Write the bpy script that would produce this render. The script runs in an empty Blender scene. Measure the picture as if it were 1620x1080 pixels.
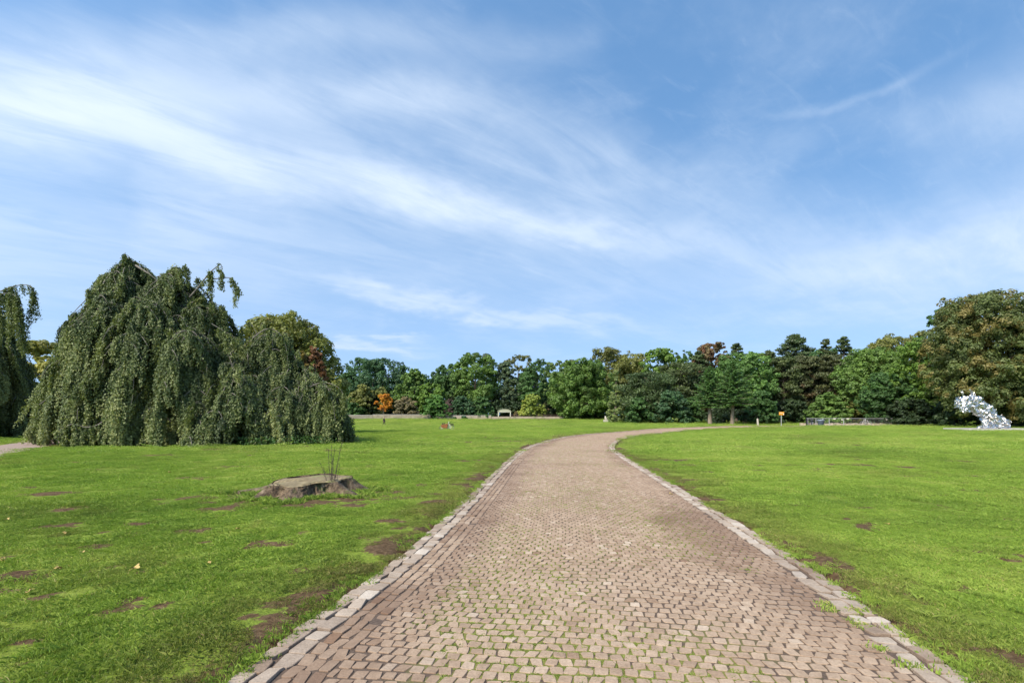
import bpy, bmesh, math, random
import numpy as np
from mathutils import Vector, noise as mnoise
R = math.radians
PI = math.pi
rng = np.random.default_rng(7)
random.seed(7)
SC = bpy.context.scene
COL = SC.collection

# ------------------------------------------------------------------ camera
CAMH, FPX, HORIZ = 1.7, 800.0, 656.0
cam_d = bpy.data.cameras.new('camera')
cam = bpy.data.objects.new('camera', cam_d)
COL.objects.link(cam)
cam_d.sensor_width = 36
cam_d.lens = 36 * FPX / 1620
cam_d.shift_y = (HORIZ - 540) / 1620
cam_d.clip_start = 0.1
cam_d.clip_end = 4000
cam.location = (0, 0, CAMH)
cam.rotation_euler = (R(90), 0, 0)
SC.camera = cam

# ------------------------------------------------------------------ exposure, world, sun
SC.view_settings.view_transform = 'Standard'
SC.view_settings.look = 'None'
SC.view_settings.gamma = 1
SC.view_settings.exposure = 1.52
SC.cycles.max_bounces = 6
SC.cycles.transmission_bounces = 3
SC.cycles.transparent_max_bounces = 4
SUN_EL, SUN_AZ = 44.0, 222.0            # azimuth clockwise from +Y
sun_d = bpy.data.lights.new('sun', 'SUN')
sun = bpy.data.objects.new('sun', sun_d)
COL.objects.link(sun)
sun_d.energy = 2.5
sun_d.angle = R(18)
sun_d.color = (1.0, 0.91, 0.76)
sd = Vector((math.sin(R(SUN_AZ)) * math.cos(R(SUN_EL)), math.cos(R(SUN_AZ)) * math.cos(R(SUN_EL)), math.sin(R(SUN_EL))))
sun.rotation_euler = sd.to_track_quat('Z', 'Y').to_euler()
sun.location = (0, 0, 60)


class G:
    """small node-graph writer"""
    def __init__(self, tree):
        self.t = tree; self.n = tree.nodes; self.l = tree.links
        self.n.clear()
    def put(self, sock, v):
        if isinstance(v, bpy.types.NodeSocket):
            self.l.new(v, sock)
        elif v is not None:
            if sock.type == 'RGBA' and len(v) == 3: v = (*v, 1)
            sock.default_value = v
    def math(self, op, a, b=None, c=None, clamp=False):
        m = self.n.new('ShaderNodeMath'); m.operation = op; m.use_clamp = clamp
        self.put(m.inputs[0], a)
        if b is not None: self.put(m.inputs[1], b)
        if c is not None: self.put(m.inputs[2], c)
        return m.outputs[0]
    def vmath(self, op, a, b=None, out=0):
        m = self.n.new('ShaderNodeVectorMath'); m.operation = op
        self.put(m.inputs[0], a)
        if b is not None: self.put(m.inputs[3 if op == 'SCALE' else 1], b)
        return m.outputs[out]
    def noise(self, vec, scale, detail=3, rough=.55, dist=0, out=0):
        m = self.n.new('ShaderNodeTexNoise')
        if vec is not None: self.l.new(vec, m.inputs['Vector'])
        m.inputs['Scale'].default_value = scale; m.inputs['Detail'].default_value = detail
        m.inputs['Roughness'].default_value = rough; m.inputs['Distortion'].default_value = dist
        return m.outputs[out]
    def ramp(self, f, stops, interp='LINEAR'):
        m = self.n.new('ShaderNodeValToRGB'); self.l.new(f, m.inputs[0])
        cr = m.color_ramp; cr.interpolation = interp
        while len(cr.elements) < len(stops): cr.elements.new(.5)
        for e, (p, c) in zip(cr.elements, stops):
            e.position = p; e.color = (*c, 1) if len(c) == 3 else c
        return m.outputs[0]
    def range(self, f, a, b, c=0., d=1., smooth=True):
        m = self.n.new('ShaderNodeMapRange'); self.put(m.inputs[0], f)
        m.interpolation_type = 'SMOOTHSTEP' if smooth else 'LINEAR'
        for i, v in enumerate((a, b, c, d)): m.inputs[i + 1].default_value = v
        return m.outputs[0]
    def mix(self, f, a, b, blend='MIX'):
        m = self.n.new('ShaderNodeMix'); m.data_type = 'RGBA'; m.blend_type = blend
        self.put(m.inputs[0], f); self.put(m.inputs[6], a); self.put(m.inputs[7], b)
        return m.outputs[2]
    def curve(self, f, pts):
        m = self.n.new('ShaderNodeFloatCurve'); self.l.new(f, m.inputs['Value'])
        c = m.mapping.curves[0]
        pts = sorted(pts)
        while len(c.points) < len(pts): c.points.new(.5, .5)
        for p, (x, y) in zip(c.points, pts): p.location = (x, y); p.handle_type = 'AUTO_CLAMPED'
        m.mapping.update()
        return m.outputs[0]
    def attr(self, name, out='Fac'):
        m = self.n.new('ShaderNodeAttribute'); m.attribute_name = name
        return m.outputs[out]
    def pos(self):
        return self.n.new('ShaderNodeNewGeometry').outputs['Position']
    def sep(self, v):
        m = self.n.new('ShaderNodeSeparateXYZ'); self.l.new(v, m.inputs[0]); return m.outputs
    def comb(self, x, y, z):
        m = self.n.new('ShaderNodeCombineXYZ')
        for i, v in enumerate((x, y, z)): self.put(m.inputs[i], v)
        return m.outputs[0]


def build_world():
    w = bpy.data.worlds.new('World'); SC.world = w; w.use_nodes = True
    g = G(w.node_tree)
    out = g.n.new('ShaderNodeOutputWorld'); bg = g.n.new('ShaderNodeBackground')
    g.l.new(bg.outputs[0], out.inputs[0])
    d = g.n.new('ShaderNodeTexCoord').outputs['Generated']
    dx, dy, dz = g.sep(d)
    sky = g.n.new('ShaderNodeTexSky'); sky.sky_type = 'NISHITA'; sky.sun_disc = False
    sky.sun_elevation = R(SUN_EL); sky.sun_rotation = R(SUN_AZ)
    sky.air_density = 1.0; sky.dust_density = 0.3; sky.ozone_density = 2.5; sky.altitude = 20
    # the clear air is read a little above the true direction: no milky band at the horizon
    lift = g.vmath('NORMALIZE', g.vmath('ADD', d, (0, 0, 0.36)))
    g.l.new(lift, sky.inputs[0])
    az = g.math('ARCTAN2', dx, dy)
    el = g.math('DIVIDE', dz, g.math('SQRT', g.math('ADD', g.math('MULTIPLY', dx, dx), g.math('MULTIPLY', dy, dy))))
    A0 = 0.85
    # warp for fibres
    pl = g.math('ADD', dz, 0.15)
    cp = g.comb(g.math('DIVIDE', dx, pl), g.math('DIVIDE', dy, pl), 0.0)
    # fibres run from upper left to lower right in the view
    rot = g.n.new('ShaderNodeVectorRotate'); rot.rotation_type = 'Z_AXIS'
    g.l.new(cp, rot.inputs['Vector']); rot.inputs['Angle'].default_value = R(-38)
    st = g.vmath('MULTIPLY', rot.outputs[0], (1.0, 3.6, 1.0))
    wv = g.noise(cp, 1.1, 4, .6, .4)
    w2 = g.noise(cp, 4.5, 5, .6)
    fib = g.noise(st, 1.6, 8, .62, .5)
    fib2 = g.noise(st, 5.0, 7, .65, .8)
    puff = g.noise(cp, 2.2, 7, .6, .3)
    wob = g.math('ADD', g.math('MULTIPLY', g.math('SUBTRACT', wv, .5), .16), g.math('MULTIPLY', g.math('SUBTRACT', w2, .5), .05))
    azw = g.math('ADD', az, g.math('MULTIPLY', g.math('SUBTRACT', w2, .5), .06))
    t = g.range(azw, -A0, A0, 0, 1, smooth=False)
    elw = g.math('ADD', el, wob)

    def streak(pts, sharp=1.0, fibre=.5):
        P = []
        for (x, y, wd, it) in pts:
            u = (x - 810) / FPX; v = (HORIZ - y) / FPX
            a = math.atan(u)
            P.append(((a + A0) / (2 * A0), v * math.cos(a), wd / FPX * math.cos(a), it))
        c = g.curve(t, [(p[0], p[1]) for p in P])
        wd = g.curve(t, [(p[0], p[2]) for p in P])
        P0, P1 = P[0], P[-1]
        ip = [(p[0], p[3]) for p in P]
        if P0[0] > .05: ip.append((max(0, P0[0] - .05), 0))
        if P1[0] < .95: ip.append((min(1, P1[0] + .05), 0))
        it = g.curve(t, ip)
        q = g.math('DIVIDE', g.math('SUBTRACT', elw, c), wd)
        m = g.math('POWER', 2.718, g.math('MULTIPLY', g.math('MULTIPLY', q, q), -sharp))
        m = g.math('MULTIPLY', m, it)
        f = g.range(fib, .5 - fibre * .45, .5 + fibre * .3, 1 - fibre, 1.0)
        return g.math('MULTIPLY', m, f)
    S = [
        streak([(-60, 180, 80, .74), (130, 196, 76, .78), (300, 235, 56, .72), (400, 262, 42, .6), (520, 283, 34, .5), (650, 302, 32, .62),
                (800, 338, 30, .62), (900, 368, 28, .6), (1000, 390, 28, .4), (1150, 385, 26, .2)], 1.0, .32),
        streak([(470, 418, 16, .1), (560, 445, 17, .5), (650, 470, 17, .6), (800, 497, 16, .55), (950, 515, 16, .35), (1080, 530, 14, .1)], 1., .5),
        streak([(-60, 95, 85, .5), (200, 130, 80, .55), (500, 165, 60, .5), (650, 150, 45, .55), (800, 185, 60, .35), (960, 260, 70, .2)], 1., .6),
        streak([(300, 330, 70, .35), (600, 270, 70, .4), (900, 300, 75, .38), (1150, 330, 60, .25), (1450, 370, 60, .03)], 1., .6),
        streak([(1120, 400, 50, .1), (1300, 425, 60, .5), (1500, 410, 80, .65), (1680, 380, 105, .68)], 1., .4),
        streak([(500, 541, 9, .4), (580, 543, 9, .6), (660, 547, 8, .2)], 1., .4),
        streak([(1130, 190, 10, .05), (1280, 188, 10, .16), (1400, 158, 8, .18), (1480, 120, 10, .06)], 1., .7),
        streak([(1380, 230, 50, .05), (1500, 220, 60, .25), (1680, 170, 80, .4)], 1., .5),
        streak([(-60, 380, 120, .5), (150, 400, 100, .42), (400, 400, 90, .35), (700, 400, 70, .3), (1000, 440, 70, .24), (1350, 470, 70, .04)], 1., .4),
        streak([(300, 60, 40, .25), (600, 50, 40, .3), (900, 60, 30, .15)], 1., .7),
    ]
    keep = 1.0
    inv = None
    for s in S:
        o = g.math('SUBTRACT', 1.0, g.math('MULTIPLY', s, .92, clamp=True))
        inv = o if inv is None else g.math('MULTIPLY', inv, o)
    veil = g.math('MULTIPLY', g.range(puff, .42, .78), .17)
    veil = g.math('ADD', veil, g.math('MULTIPLY', g.range(fib2, .5, .8), .07))
    hz = g.math('MULTIPLY', g.range(el, .45, .0), .34)
    inv = g.math('MULTIPLY', inv, g.math('SUBTRACT', 1.0, veil))
    inv = g.math('MULTIPLY', inv, g.math('SUBTRACT', 1.0, hz))
    cl = g.math('SUBTRACT', 1.0, inv, clamp=True)
    base = g.mix(1.0, sky.outputs[0], (1.36, 1.68, 1.68), 'MULTIPLY')
    cloud = g.mix(g.range(el, .05, .5), (4.55, 5.2, 6.15), (5.8, 6.4, 7.1))
    # thin clouds scatter plain light: their brightness is given in the sky's own physical units
    col = g.mix(cl, base, cloud)
    g.l.new(col, bg.inputs[0])
    bg.inputs[1].default_value = 0.062
build_world()


# ------------------------------------------------------------------ terrain
def sstep(x, a, b):
    t = np.clip((x - a) / (b - a), 0, 1)
    return t * t * (3 - 2 * t)

def ground_z(x, y):
    x = np.asarray(x, float); y = np.asarray(y, float)
    r = x / np.maximum(y, 1.0)
    side = 1 - 0.9 * sstep(r, 0.10, 0.42)
    left = 1 - sstep(r, -.08, .08)
    rise = (0.72 * side + .4 * left) * sstep(y, 94, 116) - .4 * left * sstep(y, 42, 66)
    und = 0.05 * np.sin(x * .21 + 1.3) * np.sin(y * .17 + .4) * sstep(np.abs(y), 8, 30)
    return rise + und

def px(x, Z):
    """photo column -> world X at depth Z"""
    return (x - 810) / FPX * Z
def pz(y, Z):
    return (HORIZ - y) / FPX * Z + CAMH

# path centre line
CL = np.array([(-1.4, -9), (-.35, -3), (.28, 1.2), (.55, 3.2), (1.0, 6), (1.42, 10.3), (1.75, 14.2), (2.35, 21), (3.3, 28), (5.9, 37.0), (9.9, 45.3), (15.6, 54.2),
               (24.5, 65.5), (33, 73.0), (43, 78), (56, 80.5), (75, 81)], float)
def catmull(P, step):
    out = []
    Q = np.vstack([2 * P[0] - P[1], P, 2 * P[-1] - P[-2]])
    for i in range(1, len(Q) - 2):
        p0, p1, p2, p3 = Q[i - 1:i + 3]
        n = max(2, int(np.linalg.norm(p2 - p1) / step * 2))
        t = np.linspace(0, 1, n, endpoint=False)[:, None]
        out.append(.5 * ((2 * p1) + (-p0 + p2) * t + (2 * p0 - 5 * p1 + 4 * p2 - p3) * t ** 2 + (-p0 + 3 * p1 - 3 * p2 + p3) * t ** 3))
    out = np.vstack(out + [P[-1:]])
    d = np.r_[0, np.cumsum(np.linalg.norm(np.diff(out, axis=0), axis=1))]
    s = np.arange(0, d[-1], step)
    return np.c_[np.interp(s, d, out[:, 0]), np.interp(s, d, out[:, 1])]
CS = 0.1
CLD = catmull(CL, CS)
for _ in range(12):
    CLD[1:-1] = .25 * CLD[:-2] + .5 * CLD[1:-1] + .25 * CLD[2:]
T = np.gradient(CLD, axis=0); T /= np.linalg.norm(T, axis=1)[:, None]
NR = np.c_[T[:, 1], -T[:, 0]]           # to the right
SLEN = (len(CLD) - 1) * CS
PW = 2.33                                # half width with kerbs
def path_pt(s, t):
    s = np.asarray(s, float); i = np.clip(s / CS, 0, len(CLD) - 1.001)
    k = np.arange(len(CLD))
    cx = np.interp(i, k, CLD[:, 0]); cy = np.interp(i, k, CLD[:, 1])
    nx = np.interp(i, k, NR[:, 0]); ny = np.interp(i, k, NR[:, 1])
    return cx + nx * t, cy + ny * t
def dist_poly(x, y, P, step=3):
    x = np.asarray(x, float).ravel(); y = np.asarray(y, float).ravel()
    Q = P[::step]; best = np.empty(len(x))
    for a in range(0, len(x), 20000):
        b = slice(a, a + 20000)
        best[b] = np.sqrt(((x[b, None] - Q[None, :, 0]) ** 2 + (y[b, None] - Q[None, :, 1]) ** 2).min(1))
    return best
SIDE = catmull(np.array([(-14, 8), (-19.5, 16.5), (-25.6, 25.5), (-31.0, 34.5), (-34.5, 42), (-35, 60)], float), .2)
SIDE_W = 1.25

# value noise in numpy
_perm = rng.random((256, 256))
def vnoise(x, y, sc):
    x = np.asarray(x, float) * sc; y = np.asarray(y, float) * sc
    i = np.floor(x).astype(int); j = np.floor(y).astype(int)
    fx = x - i; fy = y - j
    fx = fx * fx * (3 - 2 * fx); fy = fy * fy * (3 - 2 * fy)
    p = lambda a, b: _perm[a & 255, b & 255]
    return (p(i, j) * (1 - fx) + p(i + 1, j) * fx) * (1 - fy) + (p(i, j + 1) * (1 - fx) + p(i + 1, j + 1) * fx) * fy
def fbm(x, y, sc):
    return (.55 * vnoise(x, y, sc) + .28 * vnoise(x + 37, y + 11, sc * 2.1) + .17 * vnoise(x + 5, y + 71, sc * 4.3))

# bare spots: photo pixel, half-width in metres
_spots = [(62, 1018, .20), (96, 978, .10), (185, 968, .17), (255, 962, .12), (215, 962, .1), (430, 862, .3), (395, 845, .2), (540, 940, .22), (470, 905, .2),
          (105, 835, .3), (225, 832, .3), (145, 866, .3), (85, 783, .5), (110, 808, .4), (300, 790, .5), (375, 740, .6), (300, 758, .5), (225, 872, .2),
          (340, 808, .4), (640, 868, .18), (560, 800, .35), (700, 800, .25), (35, 916, .25), (50, 930, .2), (300, 842, .35), (615, 780, .4), (1340, 822, .12), (1370, 838, .18),
          (1360, 805, .2), (1500, 870, .15), (1560, 800, .25), (1250, 800, .3), (1430, 740, .5), (1130, 730, .5), (860, 668, 2.0), (880, 690, 1.0), (1600, 1040, .25), (1450, 930, .2), (165, 905, .2), (20, 885, .2)]
SPOTS = []
for (sx, sy, sr) in _spots:
    Zs = CAMH * FPX / (sy - HORIZ)
    SPOTS.append((px(sx, Zs), Zs, sr, sr * random.uniform(.5, .9)))
SPOTS += [(-4.3, 9.7, 1.3, .55), (-3.1, 10.4, .5, .4), (-5.6, 10.6, .4, .3)]
for k in range(110):
    y_ = random.uniform(15, 60); x_ = random.uniform(-1.0, 1.0) * y_; q_ = random.uniform(.25, .8)
    SPOTS.append((x_, y_, q_, q_ * random.uniform(.3, .6)))
for k in range(70):
    y_ = random.uniform(3.2, 16); x_ = random.uniform(-1.1, 1.1) * y_
    SPOTS.append((x_, y_, random.uniform(.05, .16) * (1 + y_ * .06), random.uniform(.04, .1) * (1 + y_ * .06)))
def soil(x, y, d):
    x = np.asarray(x, float).ravel(); y = np.asarray(y, float).ravel()
    n1 = fbm(x, y, 3.1); n4 = fbm(x + 31, y + 17, 9.); n2 = fbm(x + 90, y, .9)
    s = np.zeros(len(x))
    for (a, b, r1, r2) in SPOTS:
        q = ((x - a) / r1) ** 2 + ((y - b) / r2) ** 2
        s = np.maximum(s, np.clip(1.2 - q - (n1 - .5) * 3.6 - (n4 - .5) * 4.2, 0, 1))
    e = d - PW
    edge = np.clip(1.15 - e / (.14 + np.where(x < 0, 1.6, 1.0) * np.clip(n2 - .32, 0, 1)) + (n1 - .5) * 1.6, 0, 1)
    s = np.maximum(s, edge)
    small = np.clip((fbm(x + 13, y + 57, 2.2) - .66) * 7, 0, 1) * np.clip((fbm(x, y + 300, .35) - .40) * 5, 0, 1)
    return np.maximum(s, small * .9)


# ------------------------------------------------------------------ mesh helpers
def link_mesh(name, me, mat=None, parent=None):
    o = bpy.data.objects.new(name, me); COL.objects.link(o)
    if mat is not None:
        for m in (mat if isinstance(mat, (list, tuple)) else [mat]): me.materials.append(m)
    if parent is not None: o.parent = parent
    return o

class MB:
    """collects polygons with a per-face tint and material slot; build() links ONE mesh object"""
    def __init__(self):
        self.v = []; self.f = []; self.t = []; self.m = []; self.n = 0
    def add(self, V, F, tint=0.5, mi=0):
        V = np.asarray(V, float).reshape(-1, 3)
        F = np.asarray(F, int)
        if len(F) == 0: return
        self.v.append(V); self.f.append(F + self.n); self.n += len(V)
        self.t.append(np.broadcast_to(np.asarray(tint, float), (len(F),)))
        self.m.append(np.full(len(F), mi, int))
    def mesh(self, name, smooth=False):
        V = np.vstack(self.v)
        me = bpy.data.meshes.new(name)
        me.vertices.add(len(V)); me.vertices.foreach_set('co', V.astype(np.float32).ravel())
        tot = np.concatenate([np.full(len(f), f.shape[1]) for f in self.f])
        idx = np.concatenate([f.ravel() for f in self.f])
        me.loops.add(len(idx)); me.loops.foreach_set('vertex_index', idx.astype(np.int32))
        me.polygons.add(len(tot))
        me.polygons.foreach_set('loop_start', np.r_[0, np.cumsum(tot)[:-1]].astype(np.int32))
        me.polygons.foreach_set('loop_total', tot.astype(np.int32))
        me.polygons.foreach_set('material_index', np.concatenate(self.m).astype(np.int32))
        me.polygons.foreach_set('use_smooth', np.full(len(tot), smooth))
        a = me.attributes.new('tint', 'FLOAT', 'FACE')
        a.data.foreach_set('value', np.concatenate(self.t).astype(np.float32))
        me.update(calc_edges=True)
        return me
    def build(self, name, mat, parent=None, smooth=False):
        return link_mesh(name, self.mesh(name, smooth), mat, parent)
    # --- shapes
    def box(self, c, s, rz=0, tint=.5, mi=0, taper=1.0):
        x, y, z = np.array(s) / 2
        V = np.array([(-x, -y, -z), (x, -y, -z), (x, y, -z), (-x, y, -z), (-x * taper, -y * taper, z), (x * taper, -y * taper, z), (x * taper, y * taper, z), (-x * taper, y * taper, z)])
        cr, sr = math.cos(rz), math.sin(rz)
        V = np.c_[V[:, 0] * cr - V[:, 1] * sr, V[:, 0] * sr + V[:, 1] * cr, V[:, 2]] + np.array(c)
        self.add(V, [(0, 3, 2, 1), (4, 5, 6, 7), (0, 1, 5, 4), (1, 2, 6, 5), (2, 3, 7, 6), (3, 0, 4, 7)], tint, mi)
    def tube(self, P, rad, seg=6, tint=.5, mi=0, cap=True):
        P = np.asarray(P, float); n = len(P)
        rad = np.broadcast_to(np.asarray(rad, float), (n,))
        D = np.gradient(P, axis=0); D /= np.maximum(np.linalg.norm(D, axis=1), 1e-9)[:, None]
        up = np.where(np.abs(D[:, 2:3]) > .9, np.array([[1., 0, 0]]), np.array([[0, 0, 1.]]))
        A = np.cross(D, up); A /= np.maximum(np.linalg.norm(A, axis=1), 1e-9)[:, None]
        for i in range(1, n):
            b = A[i - 1] - D[i] * (A[i - 1] @ D[i]); nb = np.linalg.norm(b)
            if nb > 1e-6: A[i] = b / nb
        B = np.cross(D, A)
        th = np.arange(seg) / seg * 2 * PI
        V = P[:, None, :] + rad[:, None, None] * (A[:, None, :] * np.cos(th)[None, :, None] + B[:, None, :] * np.sin(th)[None, :, None])
        i, j = np.meshgrid(np.arange(n - 1), np.arange(seg), indexing='ij')
        j2 = (j + 1) % seg
        F = np.stack([i * seg + j, i * seg + j2, (i + 1) * seg + j2, (i + 1) * seg + j], -1).reshape(-1, 4)
        b0 = self.n
        self.add(V.reshape(-1, 3), F, tint, mi)
        if cap:
            self.add(V[0], [tuple(range(seg))[::-1]], tint, mi)
            self.add(V[-1], [tuple(range(seg))], tint, mi)
    def lathe(self, prof, c=(0, 0, 0), seg=16, tint=.5, mi=0):
        prof = np.asarray(prof, float); n = len(prof)
        th = np.arange(seg) / seg * 2 * PI
        V = np.stack([prof[:, :1] * np.cos(th), prof[:, :1] * np.sin(th), np.repeat(prof[:, 1:2], seg, 1)], -1) + np.array(c)
        i, j = np.meshgrid(np.arange(n - 1), np.arange(seg), indexing='ij'); j2 = (j + 1) % seg
        self.add(V.reshape(-1, 3), np.stack([i * seg + j, i * seg + j2, (i + 1) * seg + j2, (i + 1) * seg + j], -1).reshape(-1, 4), tint, mi)
    def leaves(self, P, N, L, W, tint, mi=0, axis=None, cup=.0):
        """diamond leaves: centre P, normal N, half length L, half width W, optional long axis"""
        n = len(P)
        if n == 0: return
        N = N / np.maximum(np.linalg.norm(N, axis=1), 1e-9)[:, None]
        if axis is None: axis = rng.normal(size=(n, 3))
        A = axis - N * (axis * N).sum(1)[:, None]
        A /= np.maximum(np.linalg.norm(A, axis=1), 1e-9)[:, None]
        B = np.cross(N, A)
        L = np.broadcast_to(L, (n,))[:, None]; W = np.broadcast_to(W, (n,))[:, None]
        k = rng.uniform(-.25, .25, (n, 1))
        V = np.stack([P - A * L, P + B * W + A * L * k + N * W * cup, P + A * L, P - B * W + A * L * k + N * W * cup], 1)
        F = np.arange(4 * n).reshape(n, 4)
        self.add(V.reshape(-1, 3), F, tint, mi)

def tag(o, label=None, cat=None, group=None, kind=None):
    if label: o['label'] = label
    if cat: o['category'] = cat
    if group: o['group'] = group
    if kind: o['kind'] = kind
    return o
def empty(name, loc, label, cat, rz=0, group=None):
    o = bpy.data.objects.new(name, None); COL.objects.link(o)
    o.empty_display_size = .2
    o.location = loc; o.rotation_euler = (0, 0, rz)
    return tag(o, label, cat, group)


# ------------------------------------------------------------------ materials
def new_mat(name):
    m = bpy.data.materials.new(name); m.use_nodes = True
    g = G(m.node_tree)
    g.out = g.n.new('ShaderNodeOutputMaterial'); g.bsdf = g.n.new('ShaderNodeBsdfPrincipled')
    g.l.new(g.bsdf.outputs[0], g.out.inputs[0])
    g.bsdf.inputs['Roughness'].default_value = .7
    return m, g
def plain_mat(name, c, rough=.6, metal=0., var=.18, scale=6.):
    m, g = new_mat(name)
    n = g.noise(g.n.new('ShaderNodeTexCoord').outputs['Object'], scale, 4)
    lo = tuple(x * (1 - var) for x in c); hi = tuple(min(1, x * (1 + var)) for x in c)
    g.l.new(g.ramp(n, [(.3, lo), (.7, hi)]), g.bsdf.inputs['Base Color'])
    g.bsdf.inputs['Roughness'].default_value = rough; g.bsdf.inputs['Metallic'].default_value = metal
    return m
def leaf_mat(name, dark, mid, light, trans=.28, rough=.5, patch=None, nscale=.35):
    """leaf colour by leaf (tint) and by patches through the crown; some light passes through"""
    m, g = new_mat(name)
    t = g.attr('tint')
    n = g.noise(g.pos(), nscale, 3)
    f = g.math('ADD', t, g.math('MULTIPLY', g.math('SUBTRACT', n, .5), .7), clamp=True)
    c = g.ramp(f, [(.08, dark), (.5, mid), (.92, light)])
    if patch:
        pc, thr = patch
        pm = g.range(g.noise(g.pos(), .42, 2), thr, thr + .1)
        c = g.mix(g.math('MULTIPLY', pm, .85), c, pc)
    g.l.new(c, g.bsdf.inputs['Base Color']); g.bsdf.inputs['Roughness'].default_value = rough
    g.bsdf.inputs['Specular IOR Level'].default_value = .35
    tr = g.n.new('ShaderNodeBsdfTranslucent'); g.l.new(g.mix(1.0, c, (1.25, 1.3, .7), 'MULTIPLY'), tr.inputs[0])
    mx = g.n.new('ShaderNodeMixShader'); mx.inputs[0].default_value = trans
    g.l.new(g.bsdf.outputs[0], mx.inputs[1]); g.l.new(tr.outputs[0], mx.inputs[2]); g.l.new(mx.outputs[0], g.out.inputs[0])
    return m
def bark_mat(name, a, b, sc=6):
    m, g = new_mat(name)
    p = g.vmath('MULTIPLY', g.pos(), (1, 1, .3))
    n = g.noise(p, sc, 6, .65)
    g.l.new(g.ramp(n, [(.3, a), (.7, b)]), g.bsdf.inputs['Base Color']); g.bsdf.inputs['Roughness'].default_value = .9
    bp = g.n.new('ShaderNodeBump'); bp.inputs['Strength'].default_value = .6; bp.inputs['Distance'].default_value = .03
    g.l.new(n, bp.inputs['Height']); g.l.new(bp.outputs[0], g.bsdf.inputs['Normal'])
    return m

def lawn_colour(g, p):
    """grass colour by place: broad fresh and dull areas, finer patches, dry flecks"""
    n1 = g.noise(p, .16, 3, .5); n2 = g.noise(p, 1.1, 4, .6); n3 = g.noise(p, 6.5, 3, .6)
    f = g.math('ADD', g.math('MULTIPLY', n1, .55), g.math('MULTIPLY', n2, .45))
    c = g.ramp(f, [(.34, (.160, .262, .042)), (.5, (.262, .388, .064)), (.66, (.385, .485, .110))])
    c = g.mix(g.math('MULTIPLY', g.range(n3, .55, .75), .35), c, (.10, .19, .03))
    dry = g.math('MULTIPLY', g.range(n2, .60, .74), .30)
    return g.mix(dry, c, (.27, .25, .08))

# grass
MG, g = new_mat('grass_blades')
p = g.pos(); c = lawn_colour(g, p)
wr = g.attr('wear_shade'); wr.node.attribute_type = 'INSTANCER'  # olive mix: dry worn grass, and foreground shading put into the blade colour
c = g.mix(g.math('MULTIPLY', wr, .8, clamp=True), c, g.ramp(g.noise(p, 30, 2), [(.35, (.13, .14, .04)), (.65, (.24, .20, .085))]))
t = g.attr('tint')
c = g.mix(1.0, c, g.ramp(t, [(0, (.58, .62, .55)), (.5, (1, 1, .95)), (.93, (1.40, 1.25, 1.35)), (1, (1.7, 1.15, 2.2))]), 'MULTIPLY')
g.l.new(c, g.bsdf.inputs['Base Color']); g.bsdf.inputs['Roughness'].default_value = .55
g.bsdf.inputs['Specular IOR Level'].default_value = .3
tr = g.n.new('ShaderNodeBsdfTranslucent'); g.l.new(g.mix(1.0, c, (1.1, 1.15, .6), 'MULTIPLY'), tr.inputs[0])
mx = g.n.new('ShaderNodeMixShader'); mx.inputs[0].default_value = .35
g.l.new(g.bsdf.outputs[0], mx.inputs[1]); g.l.new(tr.outputs[0], mx.inputs[2]); g.l.new(mx.outputs[0], g.out.inputs[0])

# ground under the grass
MGR, g = new_mat('ground_turf')
p = g.pos(); c = lawn_colour(g, p)
nf = g.noise(p, 28, 4, .65)
c = g.mix(1.0, c, g.ramp(nf, [(.3, (.40, .36, .32)), (.7, (.80, .72, .6))]), 'MULTIPLY')
sc_ = g.ramp(g.noise(p, 17, 5, .65), [(.3, (.050, .030, .015)), (.55, (.115, .074, .040)), (.75, (.20, .14, .080))])
c = g.mix(g.range(g.math('ADD', g.attr('soil'), g.math('MULTIPLY', g.math('SUBTRACT', g.noise(p, 13, 5, .7), .5), 1.3)), .32, .6), c, sc_)
g.l.new(c, g.bsdf.inputs['Base Color']); g.bsdf.inputs['Roughness'].default_value = .95
g.bsdf.inputs['Specular IOR Level'].default_value = .1
bp = g.n.new('ShaderNodeBump'); bp.inputs['Strength'].default_value = .7; bp.inputs['Distance'].default_value = .05
g.l.new(g.noise(p, 22, 5, .7), bp.inputs['Height']); g.l.new(bp.outputs[0], g.bsdf.inputs['Normal'])

# setts
def stone_mat(name, stops, bump=.35, moss=0.):
    m, g = new_mat(name)
    p = g.pos(); t = g.attr('tint')
    c = g.ramp(t, stops)
    n = g.noise(p, 55, 5, .65); n2 = g.noise(p, 9, 4, .6)
    c = g.mix(1.0, c, g.ramp(n, [(.25, (.72, .70, .69)), (.55, (1, 1, 1)), (.8, (1.18, 1.18, 1.18))]), 'MULTIPLY')
    c = g.mix(1.0, c, g.ramp(n2, [(.3, (.82, .8, .78)), (.7, (1.1, 1.1, 1.1))]), 'MULTIPLY')
    c = g.mix(g.math('MULTIPLY', g.attr('dirt'), .8), c, (.125, .070, .045))
    g.l.new(c, g.bsdf.inputs['Base Color']); g.bsdf.inputs['Roughness'].default_value = .8; g.bsdf.inputs['Specular IOR Level'].default_value = .25
    bp = g.n.new('ShaderNodeBump'); bp.inputs['Strength'].default_value = bump; bp.inputs['Distance'].default_value = .01
    g.l.new(n, bp.inputs['Height']); g.l.new(bp.outputs[0], g.bsdf.inputs['Normal'])
    return m
M_SETT = stone_mat('clinker_setts', [(0, (.215, .135, .086)), (.3, (.315, .226, .158)), (.7, (.385, .288, .207)), (1, (.46, .37, .285))])
M_KERB = stone_mat('granite_kerb', [(0, (.25, .185, .135)), (.5, (.38, .310, .245)), (1, (.52, .46, .39))], .6)
M_JOINT, g = new_mat('joint_sand')
p = g.pos()
c = g.ramp(g.noise(p, 40, 4, .65), [(.3, (.05, .032, .022)), (.7, (.12, .083, .06))])
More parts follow.
